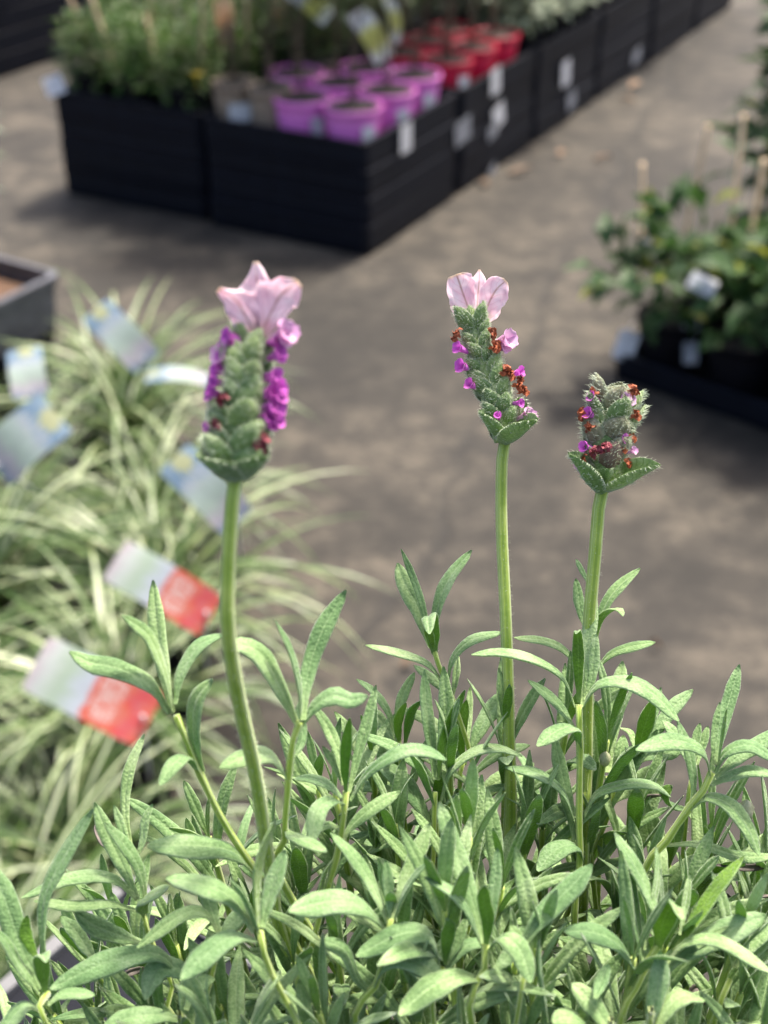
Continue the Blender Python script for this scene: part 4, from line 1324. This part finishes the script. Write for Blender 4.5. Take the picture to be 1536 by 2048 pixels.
shoot([(1335, 1850, .239), (1310, 1905, .240), (1287, 1940, .240), (1262, 2000, .241), (1235, 2070, .243)], 25, [
    (48, 4, [(1325, 1865), (1300, 1790), (1270, 1730), (1229, 1665)], .3, .05),
    (62, -10, [(1315, 1900), (1325, 1850), (1340, 1815), (1355, 1812), (1364, 1840)], .1, .1),
    (44, 5, [(1350, 1905), (1395, 1835), (1440, 1770), (1488, 1713)], -2.6, .05),
    (42, -4, [(1335, 1925), (1370, 1885), (1440, 1880), (1545, 1945)], -.35, .0),
    (50, 3, [(1340, 1930), (1400, 1890), (1470, 1855), (1532, 1830)], -.5, .0),
    (48, -5, [(1275, 1945), (1240, 1890), (1190, 1865), (1128, 1862)], .4, .0),
    (38, 3, [(1288, 1925), (1275, 1850), (1268, 1790), (1262, 1735)], .2, .05),
    (30, 4, [(1290, 1900), (1310, 1800), (1318, 1740), (1312, 1690)], -.2, .0),
    (28, 2, [(1360, 1870), (1372, 1810), (1380, 1750)], -.2, .05)])
shoot([(1310, 1990, .228), (1300, 2060, .229)], 24, [
    (52, 3, [(1296, 2060), (1310, 2000), (1320, 1950), (1320, 1902)], -.1, .0),
    (40, 3, [(1310, 2060), (1340, 2010), (1370, 1990), (1410, 2000)], -.4, .0)])
shoot([(1215, 2030, .228), (1222, 2080, .229)], 22, [
    (54, 5, [(1225, 2070), (1195, 2020), (1165, 1985), (1144, 1966)], .3, .0),
    (34, 5, [(1190, 1998), (1200, 1970), (1216, 1928)], -.2, .1),
    (44, -4, [(1195, 2075), (1160, 2045), (1130, 2035), (1105, 2045)], .4, .0)])
shoot([(1475, 1930, .250), (1455, 1970, .251), (1420, 2070, .253)], 26, [
    (36, 2, [(1470, 1935), (1500, 1890), (1545, 1850)], -.3, .0),
    (36, 3, [(1468, 1935), (1460, 1890), (1430, 1850)], .3, .0)])
# --- left front
shoot([(92, 1960, .236), (96, 1995, .236), (125, 2075, .238)], 24, [
    (40, 4, [(90, 1930), (82, 1850), (92, 1780), (140, 1690), (186, 1618)], -.3, .0),
    (62, 4, [(85, 1975), (40, 1890), (10, 1800), (-30, 1720)], .35, .0),
    (40, -7, [(92, 1990), (86, 1940), (82, 1915), (88, 1908), (92, 1925)], .0, .2),
    (36, -3, [(80, 1985), (40, 1930), (15, 1885), (-20, 1850)], .4, .0),
    (30, 2, [(95, 2010), (120, 1990), (150, 1985), (190, 1990)], -.4, .0),
    (40, -4, [(85, 2020), (50, 2010), (20, 2040), (-5, 2070)], .4, .0),
    (28, -2, [(76, 1920), (60, 1890), (50, 1862), (54, 1830)], .2, .2)])
shoot([(282, 1775, .252), (285, 1830, .253), (310, 1900, .255), (345, 1960, .257), (380, 2070, .260)], 20, [
    (40, 3, [(275, 1800), (250, 1740), (215, 1670), (189, 1605)], .3, .05),
    (32, -2, [(292, 1800), (280, 1740), (250, 1690), (209, 1645)], .3, .1),
    (30, 5, [(262, 1690), (250, 1620), (258, 1540), (289, 1468)], -.3, .05),
    (22, 2, [(262, 1720), (245, 1660), (228, 1610)], .2, .1),
    (40, -2, [(272, 1795), (225, 1755), (140, 1755), (43, 1795)], .4, .0),
    (28, -5, [(280, 1822), (220, 1808), (150, 1812), (68, 1802)], .3, .1),
    (46, -3, [(285, 1885), (240, 1870), (190, 1850), (149, 1822)], .5, .0),
    (50, -8, [(290, 1830), (285, 1800), (310, 1785), (335, 1778)], -.2, .0),
    (36, 3, [(195, 1930), (170, 1890), (150, 1860), (121, 1832)], .3, .0),
    (24, 2, [(272, 1720), (285, 1680), (290, 1640), (305, 1608)], -.2, .05)])
shoot([(448, 1850, .243), (440, 1880, .244), (430, 1930, .246), (420, 2070, .250)], 20, [
    (34, -4, [(436, 1865), (410, 1825), (360, 1830), (274, 1895)], .4, .0),
    (50, -5, [(360, 1945), (310, 1905), (210, 1925), (100, 1978)], .4, .0),
    (34, 2, [(440, 1870), (420, 1810), (400, 1760)], .3, .05),
    (42, 3, [(440, 1880), (470, 1840), (500, 1815)], -.4, .0),
    (50, -4, [(420, 1960), (330, 1930), (300, 1960), (290, 2000)], .4, .0)])
shoot([(375, 1990, .240), (368, 2060, .242)], 22, [
    (40, 3, [(372, 2020), (385, 1985), (410, 1960), (430, 1958)], -.4, .0),
    (42, -3, [(365, 2040), (320, 2030), (260, 2035), (205, 2055)], .4, .0),
    (46, 2, [(385, 2060), (375, 2010), (378, 1970), (385, 1935)], -.2, .1)])

leaf_budget = 300
for si, (st, w, leaves, name) in enumerate(SH):
    p3 = [P(*q) for q in st]
    dl = (p3[-1] - p3[-2])
    a = R_.uniform(0, 6.28)
    root = Vector((POT.x + .035 * math.cos(a) + .25 * (p3[-1].x - POT.x), POT.y + .03 * math.sin(a) + .2 * (p3[-1].y - POT.y), SOIL - .005))
    mid = p3[-1].lerp(root, .45) + dl.normalized() * .008
    full = p3 + [mid, root]
    r = w / 2 * st[len(st) // 2][2] / FPX
    ends = [P(lf[2][0][0], lf[2][0][1], interp([(q[1], q[2]) for q in st], lf[2][0][1])) for lf in leaves]
    full = [p3[0].lerp(p3[1], .75)] + p3[1:] + [mid, root]
    so = stem_obj(full, r * .5, r * 1.12, name, 260, ends)
    S = (p3[0] - p3[min(2, len(p3) - 1)]).normalized()
    for lf in leaves:
        wpx, dt, pts = lf[0], lf[1] * .001, lf[2]
        roll = -lf[3] * (.7 if abs(lf[3]) < 1 else 1) if len(lf) > 3 else 0
        fold = lf[4] if len(lf) > 4 else 0
        d0 = interp([(q[1], q[2]) for q in st], pts[0][1])
        n = len(pts)
        w3 = [P(x, y, d0 + dt * (i / (n - 1)) ** .8) for i, (x, y) in enumerate(pts)]
        C = w3[-1] - w3[0]
        bn = S.cross(C)
        if bn.length < 1e-6:
            bn = S.orthogonal()
        bn.normalize()
        tm = (w3[-1] - w3[0]).normalized()
        bn2 = Matrix.Rotation(roll, 3, tm) @ bn
        fs = (bn2 - FWD * bn2.dot(FWD)).length
        wreal = min(.0062, .79 * wpx * d0 / FPX / max(.66, fs))
        add_leaf(so, w3, wreal, S, roll, fold, R_.uniform(-.25, .25))

# ---------------------------------------------------------------- lower shoots that fill the plant (grown, not traced)
def grown_shoot(rr, tip, lean, d_leaf, npair, sep, rstem=.00108):
    """a shoot from the soil to tip with opposite leaf pairs; returns (stem points, list of leaf (pts, width, S))"""
    tip = Vector(tip)
    root = Vector((POT.x + .3 * (tip.x - POT.x) + rr.uniform(-.012, .012), POT.y + .3 * (tip.y - POT.y) + rr.uniform(-.012, .012), SOIL - .004))
    mid = root.lerp(tip, .55) + Vector((.25 * (tip.x - POT.x), .25 * (tip.y - POT.y), 0)) * .5
    pts = spline([tip, mid, root], 18)
    S = (pts[0] - pts[3]).normalized()
    leaves = []
    az = rr.uniform(0, 6.28)
    X = S.orthogonal().normalized(); Y = S.cross(X)
    for k in range(npair):
        f = sep * k
        base = pts[0] - S * f if f < .03 else pts[0].lerp(root, min(.8, f / (root - tip).length))
        az += 1.5708 + rr.uniform(-.3, .3)
        el = [.16, .30, .50, .75, .95, 1.1][min(k, 5)] + rr.uniform(-.12, .12)
        L = d_leaf * [.62, .9, 1.05, 1.1, 1.0, .95][min(k, 5)] * rr.uniform(.8, 1.15)
        for q in (0, math.pi):
            a = az + q + rr.uniform(-.2, .2)
            o = X * math.cos(a) + Y * math.sin(a)
            e0 = el * .6
            P0 = base
            c = [P0]
            th = e0
            bendk = rr.uniform(.2, 1.4) * (0.30 + .18 * k)
            for i in range(4):
                th = e0 + bendk * (i / 3) ** 1.2
                c.append(c[-1] + (S * math.cos(th) + o * math.sin(th)) * (L / 4))
            w = rr.uniform(.0022, .0038) * (.75 if k == 0 else 1)
            leaves.append((c, w, S))
    return pts, leaves, rstem

rg = random.Random(19)
fill = []
def to_px(p):
    v = p - CAM
    d = v.dot(FWD)
    return 768 + v.x / d * FPX, 1024 - v.dot(UPV) / d * FPX, d
tips = []
def lim(x):
    # how high the dense mass of shoots reaches, left to right
    return interp([(-100, 2050), (150, 1930), (300, 1720), (400, 1640), (560, 1600), (700, 1500), (900, 1455), (1250, 1455), (1400, 1510), (1650, 1560)], x)
for want, dmin, dmax, ylo, yhi in ((38, .278, .300, 0, 260), (36, .255, .300, 160, 480), (46, .232, .29, 330, 760)):
    n_ok = 0
    for _ in range(6000):
        x = rg.uniform(-80, 1640)
        y = lim(x) + rg.uniform(ylo, yhi)
        t = P(x, y, rg.uniform(dmin, dmax))
        if y > 2200 or not (SOIL + .035 < t.z < SOIL + .175) or math.hypot(t.x - POT.x, t.y - POT.y) > .125:
            continue
        if any((t - u).length < .0095 for u in tips):
            continue
        tips.append(t)
        n_ok += 1
        if n_ok >= want:
            break
rest = MB(); rest_stem = MB()
for i, t in enumerate(tips):
    pts, leaves, rs = grown_shoot(rg, t, 0, .0262, rg.choice([4, 5, 6]), .0085)
    visible = 0 < to_px(t)[0] < 1536 and to_px(t)[1] < 2120
    if visible and STATS['leaf'] + len(leaves) <= 300:
        so = stem_obj(pts, rs * .6, rs * 1.2, 'leafy_stem', 60)
        for (c, w, S) in leaves:
            add_leaf(so, c, w, S, rg.uniform(-.3, .3), .05, rg.uniform(-.5, .5))
    else:
        n = len(pts)
        rest_stem.tube([loc(p) for p in pts], [rs * (.6 + .6 * k / (n - 1)) for k in range(n)], 8, 2, True, .07)
        for (c, w, S) in leaves:
            leaf_mesh(rest, [loc(p) for p in c], w / 2, S, rg.uniform(-.3, .3), .05, LEAFPROF, 10, rg.uniform(-.5, .5))
n0 = len(rest.v)
rest.v += rest_stem.v; rest.uv += rest_stem.uv
rest.f += [tuple(n0 + i for i in f) for f in rest_stem.f]; rest.m += rest_stem.m
tag(rest.build('dense_foliage', LEAFM + [M['stem']], lav), kind='stuff')
# a few withered brown leaves inside the plant
for (pts, w) in [([(232, 1700, .27), (205, 1690, .27), (190, 1660, .272), (205, 1645, .274)], 22), ([(1330, 1590, .285), (1300, 1595, .284), (1270, 1608, .284)], 26), ([(1420, 1700, .285), (1405, 1660, .286), (1385, 1630, .287)], 14),
                 ([(1560, 1790, .27), (1510, 1800, .268), (1470, 1825, .268), (1440, 1850, .27)], 30), ([(1440, 1780, .275), (1460, 1800, .276), (1462, 1850, .277)], 14), ([(1370, 2000, .262), (1395, 1975, .262), (1410, 2010, .263)], 20), ([(1430, 1730, .275), (1500, 1735, .274), (1550, 1725, .274)], 16),
                 ([(235, 1960, .27), (260, 1945, .27), (290, 1935, .272)], 16)]:
    w3 = [P(*q) for q in pts]
    add_leaf(lav, w3, w * pts[0][2] / FPX, Vector((0, 0, 1)), .3, .5, 1.2, [M['leaf_old'], M['leaf_old']], 'withered_leaf')
# pale little buds
for (x, y, d, s) in [(1210, 1520, .279, .0013), (1490, 1625, .268, .0019)]:
    mb = MB()
    mb.lathe([(.0002, -s * 1.2), (s * .5, -s * .9), (s * .85, -s * .1), (s * .75, s * .7), (s * .35, s * 1.4), (.0001, s * 1.7)], 12)
    for q, v in enumerate(mb.v):
        kk = 1 + .18 * math.sin(5 * math.atan2(v[1], v[0]) + v[2] * 900)
        mb.v[q] = (v[0] * kk, v[1] * kk, v[2])
    o = mb.build('bud', M['bud'], lav); o.location = loc(P(x, y, d))

# ---------------------------------------------------------------- flower spikes
def bract_mesh(L, W, cup, tipout, seed):
    rr = random.Random(seed)
    b = MB()
    NV, NU = 9, 8
    prof = [(0, .40), (.25, .88), (.5, 1.0), (.72, .84), (.88, .52), (.96, .28), (1, .08)]
    for side in (0, 1):
        V, uv, F = [], [], []
        for i in range(NV + 1):
            v = i / NV
            w = W / 2 * interp(prof, v)
            for j in range(NU + 1):
                s = j / NU * 2 - 1
                y = L * .22 * math.sin(v * 2.2) - cup * w * s * s + tipout * L * max(0, v - .6) ** 1.5 - .0002 * side * (1 - abs(s) * .6)
                y += W * .025 * math.cos(s * 9) * (1 - v)
                V.append((s * w * (1 - .12 * abs(s) * cup), y + rr.uniform(-1, 1) * W * .006, v * L + L * .03 * math.sin(s * 3 + seed)))
                uv.append((s * .5 + .5, .3 + .7 * v))
        for i in range(NV):
            for j in range(NU):
                a = i * (NU + 1) + j
                q = (a, a + 1, a + NU + 2, a + NU + 1)
                F.append(tuple(reversed(q)) if side == 0 else q)
        b.add(V, F, 0, uv)
    # hairs along the margin and over the back
    n = (NV + 1) * (NU + 1)
    for k in range(230):
        i = rr.randrange(1, NV); edge = rr.random() < .38
        j = rr.choice((0, NU)) if edge else rr.randrange(NU)
        p = Vector(b.v[i * (NU + 1) + j]).lerp(Vector(b.v[(i + 1) * (NU + 1) + j]), rr.random())
        o = Vector(((1 if j else -1) if edge else rr.gauss(0, .4), rr.uniform(.2, 1), rr.uniform(-.1, .8))).normalized()
        s = o.orthogonal().normalized() * .00005
        b.add([p + s, p - s, p + o * rr.uniform(.0004, .0012)], [(0, 1, 2)], 1)
    return b
def floret_mesh(seed, R=.0013):
    rr = random.Random(seed)
    b = MB()
    b.tube([Vector((0, 0, -.0022)), Vector((0, 0, -.0008)), Vector((0, 0, .0002))], [R * .38, R * .45, R * .6], 10, 0, False)
    for k in range(5):
        a = k * 1.2566 + rr.uniform(-.2, .2)
        rd = Vector((math.cos(a), math.sin(a), 0)); sd = Vector((-rd.y, rd.x, 0))
        V, F = [], []
        for i in range(4):
            f = i / 3
            w = R * .62 * math.sin(.5 + f * 2.1) * rr.uniform(.85, 1.1)
            zz = R * (.75 * math.sin(f * 1.7)) + rr.uniform(-.2, .2) * R
            for s in (-1, 0, 1):
                V.append(rd * (R * (.35 + .62 * f)) + sd * (s * w) + Vector((0, 0, zz + R * .12 * abs(s))))
        for i in range(3):
            for j in range(2):
                q = i * 3 + j
                F.append((q, q + 1, q + 4, q + 3))
        b.add(V, F)
    return b
def dry_mesh(seed, R=.0012):
    rr = random.Random(seed)
    b = MB()
    for k in range(9):
        d = Vector((rr.gauss(0, 1), rr.gauss(0, 1), abs(rr.gauss(0, 1)) * .8)).normalized()
        s = d.orthogonal().normalized(); n = d.cross(s)
        V, F = [], []
        for i in range(4):
            f = i / 3
            w = R * .42 * (1 - .3 * f) * rr.uniform(.6, 1.3)
            c = d * (R * (.1 + f)) + n * (R * rr.uniform(-.3, .3)) + Vector((0, 0, -R * .3 * f * f))
            V += [c - s * w + n * (R * rr.uniform(-.25, .25)), c + n * (R * rr.uniform(0, .2)), c + s * w + n * (R * rr.uniform(-.25, .25))]
        for i in range(3):
            for j in range(2):
                q = i * 3 + j
                F.append((q, q + 1, q + 4, q + 3))
        b.add(V, F)
    return b
BR = [bract_mesh(.0054, .0052, .62, -.15, s).mesh('bract', [M['bract'], M['hair']]) for s in (1, 2, 3)]
BRM = [bract_mesh(.0054, .0054, .62, -.15, s).mesh('bract', [M['bract_mauve'], M['hair']]) for s in (7, 8)]
BRD = bract_mesh(.0056, .0060, .5, 0, 4).mesh('dry_bract', [M['bract_dry'], M['hair']])
BIG = [bract_mesh(.0100, .0080, .75, .5, s).mesh('base_bract', [M['bract'], M['hair']]) for s in (5, 6)]
FLO = [floret_mesh(s).mesh('floret', M['floret']) for s in (1, 2, 3)]
FLP = [floret_mesh(s, .0016).mesh('pale_floret', M['floret_pale']) for s in (4, 5)]
DRY = [dry_mesh(s).mesh('dry_floret', M['floret_dry']) for s in (1, 2, 3)]
MAR = [dry_mesh(s).mesh('maroon_floret', M['floret_maroon']) for s in (4, 5)]

def frame(axis, t):
    n = len(axis) - 1
    f = max(0, min(n - 1e-6, t * n))
    i = int(f)
    p = axis[i].lerp(axis[i + 1], f - i)
    T = (axis[min(i + 1, n)] - axis[max(i - 0, 0)]).normalized()
    side = (RGT - T * RGT.dot(T)).normalized()
    back = T.cross(side)          # towards or away from the camera
    if back.dot(FWD) > 0:
        back = -back
    return p, T, side, back       # back now points to the viewer
def place(mesh, name, p, zdir, out, sc, parent, rollz=0.0):
    zdir = zdir.normalized()
    y = (out - zdir * out.dot(zdir)).normalized()
    x = y.cross(zdir)
    m = Matrix((x, y, zdir)).transposed().to_4x4()
    m = Matrix.Translation(loc(p)) @ m @ Matrix.Rotation(rollz, 4, 'Y') @ Matrix.Diagonal((sc[0], sc[1], sc[2], 1))
    return link(name, mesh, parent, m)

def spike(stem, axis_px, d, halfw, rows, sc, seed, az0, dry_rows=(), mauve=0.0):
    """ranks of overlapping bracts round the axis; halfw: (t, half width in px)"""
    rr = random.Random(seed)
    axis = [P(x, y, d) for (x, y) in axis_px]
    axis = spline(axis, 24)
    mb = MB()
    k = d / FPX
    mb.tube([loc(p) for p in axis], [interp(halfw, i / 23) * k * .62 for i in range(24)], 14, 0)
    hairs(mb, [loc(p) for p in axis], [interp(halfw, i / 23) * k * .62 for i in range(24)], 400, .0008, rr, 1)
    mb.build('spike_core', [M['bract'], M['hair']], stem)
    for i in range(rows):
        for q in range(4):
            t = (i + (.5 if q % 2 else 0)) / rows * .93
            p, T, side, view = frame(axis, t)
            r = interp(halfw, t) * k
            az = az0 + q * 1.5708 + rr.uniform(-.25, .25)
            out = view * math.cos(az) + side * math.sin(az)
            tilt = .30 + rr.uniform(-.16, .22) - .15 * t
            zd = T * math.cos(tilt) + out * math.sin(tilt)
            s = sc * rr.uniform(.78, 1.12) * (r / (48 * k)) ** .6
            me = BRD if (i, q) in dry_rows else (rr.choice(BRM) if rr.random() < mauve else rr.choice(BR))
            place(me, 'bract', p + out * (r * .50), zd, out, (s * rr.uniform(.85, 1.1), s * rr.uniform(.8, 1.3), s * rr.uniform(.85, 1.1)), stem, rr.uniform(-.3, .3))
    return axis
def bits(stem, lst, meshes, name, d, near, sc, axis_x, rr):
    for (x, y, s) in lst:
        sx = (x - axis_x(y))
        out = (RGT * (1 if sx > 0 else -1) * min(.8, abs(sx) / 40) - FWD * .75 + UPV * rr.uniform(.0, .4)).normalized()
        p = P(x, y, d - near * max(.45, 1.15 - abs(sx) / 70))
        up = out.orthogonal()
        q = place(rr.choice(meshes), name, p, out, up, (s * sc, s * sc, s * sc), stem, 0)
def petal(stem, pts, dts, d, prof, S, roll=0., cup=.25, ruff=.1, seed=0, name='petal'):
    """pts px base..tip, dts mm depth offsets, prof (v, left px, right px)"""
    n, k = 26, 16
    m = len(pts)
    c = spline([loc(P(x, y, d + dz * .001)) for (x, y), dz in zip(pts, dts)], n)
    kk = d / FPX
    L3 = [(v, a) for v, a, b in prof]; R3 = [(v, b) for v, a, b in prof]
    mb = MB()
    grid = []
    for i, p in enumerate(c):
        v = i / (n - 1)
        t = (c[min(i + 1, n - 1)] - c[max(i - 1, 0)]).normalized()
        sv = (RGT - t * RGT.dot(t)).normalized()
        sv = Matrix.Rotation(roll, 3, t) @ sv
        nv = sv.cross(t)
        if nv.dot(FWD) > 0: nv = -nv
        wl, wr = interp(L3, v) * kk, interp(R3, v) * kk
        row = []
        for j in range(k + 1):
            s = j / k * 2 - 1
            w = wl if s < 0 else wr
            rf = ruff * w * math.sin(s * 6 + v * 9 + seed) * abs(s)
            edge = 1 + .03 * math.sin(v * 31 + seed + s * 2)
            q0 = p + sv * (s * w * edge * (1 + .10 * abs(s) * mnoise.noise(Vector((v * 7, s * 2, seed * 3.1)))))
            cr_ = mnoise.noise(q0 * 420 + Vector((seed, 0, 0))) * .00042 + mnoise.noise(q0 * 1100) * .00016
            row.append(q0 + nv * (cup * w * s * s + rf + cr_ * min(1, v * 2)))
        grid.append((row, nv))
    for side in (0, 1):
        V = [q + nv * (-.00005 if side else .00005) for row, nv in grid for q in row]
        uv = [(j / k, i / (n - 1)) for i in range(n) for j in range(k + 1)]
        F = []
        for i in range(n - 1):
            for j in range(k):
                a = i * (k + 1) + j
                f = (a, a + 1, a + k + 2, a + k + 1)
                F.append(f if side == 0 else tuple(reversed(f)))
        mb.add(V, F, 0, uv)
    return mb.build(name, M['petal'], stem)

rf = random.Random(5)
# --- middle spike, in focus
DM = .280
stM = stem_obj([P(1010, 880, DM), P(1004, 920, DM), P(1003, 1050, DM + .001), P(1012, 1250, DM + .003), P(1018, 1450, DM + .006), P(1021, 1635, DM + .010), P(1012, 1850, DM + .018), Vector((POT.x + .005, POT.y + .01, SOIL - .004))], .00118, .00135, 'flower_stem', 2600, [P(1021, 1640, DM + .010)])
axM_px = [(1010, 884), (1003, 830), (982, 760), (958, 695), (946, 640)]
axM = spike(stM, axM_px, DM, [(0, 34), (.15, 48), (.4, 50), (.7, 42), (1, 26)], 9, .92, 31, .62)
axx = lambda y: interp([(640, 946), (695, 958), (760, 982), (830, 1003), (884, 1010)], y)
bits(stM, [(920, 697, 1.1), (927, 733, 1.25), (943, 770, 1.05), (1036, 745, 1.0), (1037, 806, .8), (996, 832, .7)], FLO, 'floret', DM, .0044, .9, axx, rf)
bits(stM, [(1008, 682, 1.3), (1003, 694, .9), (1051, 834, 1.1)], FLP, 'pale_floret', DM, .003, 1.0, axx, rf)
bits(stM, [(915, 664, 1.0), (910, 674, .9), (985, 667, 1.1), (993, 693, 1.2), (988, 697, .9), (1012, 745, 1.35), (1020, 750, 1.25), (1042, 757, .8), (1037, 772, 1.2), (1048, 782, 1.15)], DRY, 'withered_floret', DM, .0052, .95, axx, rf)
petal(stM, [(945, 648), (934, 610), (922, 575), (913, 549)], [0, 0, -1, -2.2], DM, [(0, 6, 8), (.3, 24, 14), (.55, 33, 22), (.8, 30, 30), (.93, 24, 27), (1, 18, 12)], None, .15, .25, .12, 1)
petal(stM, [(962, 648), (976, 610), (992, 580), (1012, 561)], [0, 0, -1, -1.5], DM, [(0, 8, 6), (.3, 16, 24), (.55, 27, 30), (.8, 26, 28), (.93, 18, 18), (1, 6, 6)], None, -.15, .25, .12, 2)
petal(stM, [(953, 645), (955, 600), (958, 565), (959, 539)], [2.5, 3, 3.5, 4], DM, [(0, 10, 10), (.4, 24, 24), (.6, 22, 22), (.82, 14, 14), (1, 2, 2)], None, 0, -.2, .06, 3)
petal(stM, [(944, 650), (922, 625), (906, 600)], [2, 3, 3.5], DM, [(0, 6, 6), (.5, 16, 16), (.85, 11, 12), (1, 3, 3)], None, .3, -.2, .1, 4)
petal(stM, [(965, 648), (985, 625), (998, 600)], [2, 3, 3.5], DM, [(0, 6, 6), (.5, 15, 15), (.85, 10, 12), (1, 3, 3)], None, -.3, -.2, .1, 6)
for (x, y, az, tl, s) in [(940, 668, -.75, .35, .95), (965, 668, .65, .25, .95), (950, 672, 0.0, .12, .9)]:
    p, T, side, view = frame(axM, .86)
    out = view * math.cos(az) + side * math.sin(az)
    place(rf.choice(BR), 'bract', P(x, y, DM - .001), T * math.cos(tl) + out * math.sin(tl), out, (s * .85, s, s * 1.25), stM)
p, T, side, view = frame(axM, 0.0)
for (x, y, az, tl, s) in [(1012, 888, .75, .62, 1.0), (998, 880, -1.25, .30, .80), (1010, 884, 2.6, .5, .9)]:
    out = view * math.cos(az) + side * math.sin(az)
    place(BIG[0], 'base_bract', P(x, y, DM - .001), Vector((0, 0, 1)) * math.cos(tl) + out * math.sin(tl), out, (s, s, s), stM)
# --- right spike
DR = .274
stR = stem_obj([P(1206, 975, DR), P(1198, 1010, DR), P(1190, 1110, DR + .001), P(1178, 1250, DR + .004), P(1174, 1400, DR + .008), P(1172, 1560, DR + .012), P(1165, 1750, DR + .018), Vector((POT.x + .02, POT.y + .005, SOIL - .004))], .00125, .00135, 'flower_stem', 2600)
axR_px = [(1206, 975), (1210, 930), (1217, 870), (1224, 820), (1230, 788)]
axR = spike(stR, axR_px, DR, [(0, 34), (.2, 55), (.5, 61), (.8, 55), (1, 34)], 6, 1.12, 32, .25, {(1, 0)}, .35)
axr = lambda y: interp([(788, 1230), (870, 1217), (930, 1210), (975, 1206)], y)
bits(stR, [(1186, 795, 1.1), (1180, 828, 1.2), (1244, 878, 1.0), (1172, 894, 1.1)], FLO, 'floret', DR, .0052, .78, axr, rf)
bits(stR, [(1246, 798, 1.3), (1256, 802, 1.2), (1164, 930, 1.2), (1170, 938, 1.1), (1264, 902, .9)], FLP, 'pale_floret', DR, .0045, .62, axr, rf)
bits(stR, [(1188, 783, .9), (1166, 828, 1.2), (1178, 854, 1.0), (1266, 784, 1.3), (1259, 790, 1.0), (1272, 831, 1.2), (1265, 876, .9), (1246, 898, 1.0), (1256, 926, .9), (1166, 914, .8)], DRY, 'withered_floret', DR, .0052, .95, axr, rf)
bits(stR, [(1206, 899, 1.1), (1190, 905, 1.0), (1213, 893, .9)], MAR, 'maroon_floret', DR, .0055, 1.0, axr, rf)
for (az, tl, s, x, y) in [(-1.25, .38, 1.0, 1194, 985), (1.2, .66, 1.1, 1212, 985), (0.1, .35, .62, 1205, 975)]:
    p, T, side, view = frame(axR, 0.0)
    out = view * math.cos(az) + side * math.sin(az)
    place(BIG[1], 'base_bract', P(x, y, DR - .0006), Vector((0, 0, 1)) * math.cos(tl) + out * math.sin(tl), out, (s * .85, s, s * 1.1), stR)
for (x, y, az, tl) in [(1218, 824, -.5, .2), (1238, 816, .5, .3), (1228, 812, 0, .3), (1232, 806, 2.8, .1)]:
    p, T, side, view = frame(axR, .95)
    out = view * math.cos(az) + side * math.sin(az)
    place(rf.choice(BRM), 'bract', P(x, y, DR - .0012), T * math.cos(tl) + out * math.sin(tl), out, (.95, 1.1, .8), stR)
# --- left spike, nearer than the focus
DL = .207
stL = stem_obj([P(472, 950, DL), P(466, 985, DL), P(456, 1150, DL + .002), P(457, 1270, DL + .004), P(478, 1400, DL + .012), P(513, 1560, DL + .026), P(545, 1765, DL + .045), P(590, 1940, DL + .058), Vector((POT.x - .02, POT.y - .01, SOIL - .004))], .00118, .00130, 'flower_stem', 1500)
axL_px = [(474, 955), (476, 900), (482, 820), (494, 740), (506, 668)]
axL = spike(stL, axL_px, DL, [(0, 48), (.12, 66), (.35, 62), (.65, 52), (1, 30)], 9, .94, 33, .55)
axl = lambda y: interp([(668, 506), (740, 494), (820, 482), (900, 476), (955, 474)], y)
LF = [(462, 672, 1.2), (456, 690, 1.2), (447, 722, 1.2), (438, 738, 1.1), (431, 772, 1.1), (427, 785, .9), (412, 856, .9), (552, 690, 1.1), (560, 706, 1.1), (545, 752, 1.3), (552, 772, 1.3), (540, 790, 1.4), (560, 795, 1.2), (538, 815, 1.3), (552, 822, 1.3), (535, 835, 1.2), (545, 845, 1.1)]
LF = [(x + rf.uniform(-7, 7), y + rf.uniform(-8, 8), k_ * rf.uniform(.55, .85)) for (x, y, k_) in LF for _ in range(2)]
bits(stL, LF, FLO, 'floret', DL, .0034, 1.0, axl, rf)
bits(stL, [(564, 668, 1.1), (560, 676, 1.0), (452, 710, 1.0)], FLP, 'pale_floret', DL, .002, 1.1, axl, rf)
bits(stL, [(444, 800, .9), (436, 848, .9), (521, 886, 1.4), (516, 878, 1.1)], MAR, 'maroon_floret', DL, .0055, 1.1, axl, rf)
petal(stL, [(510, 672), (490, 630), (470, 598), (437, 578)], [0, -1, -2, -3.5], DL, [(0, 10, 12), (.35, 30, 34), (.6, 30, 38), (.85, 15, 24), (1, 8, 9)], None, .1, .35, .3, 7)
petal(stL, [(520, 672), (540, 630), (563, 590), (596, 562)], [0, -1, -1, -2.5], DL, [(0, 12, 10), (.35, 34, 30), (.6, 48, 38), (.85, 36, 30), (1, 10, 12)], None, -.1, .35, .3, 8)
petal(stL, [(514, 668), (512, 620), (514, 570), (511, 523)], [3, 3, 3.5, 3], DL, [(0, 12, 12), (.4, 40, 34), (.65, 36, 30), (.85, 14, 18), (1, 5, 6)], None, 0, -.25, .2, 9)
for (az, tl, s, x, y) in [(-.9, .5, 1.0, 466, 965), (.85, .5, 1.0, 484, 962), (-.05, .42, .85, 474, 966), (2.4, .5, .95, 476, 956), (-2.4, .5, .95, 470, 956)]:
    p, T, side, view = frame(axL, 0.0)
    out = view * math.cos(az) + side * math.sin(az)
    place(BIG[0], 'base_bract', P(x, y, DL + .0005), Vector((0, 0, 1)) * math.cos(tl) + out * math.sin(tl), out, (s * .95, s * .9, s * .78), stL)
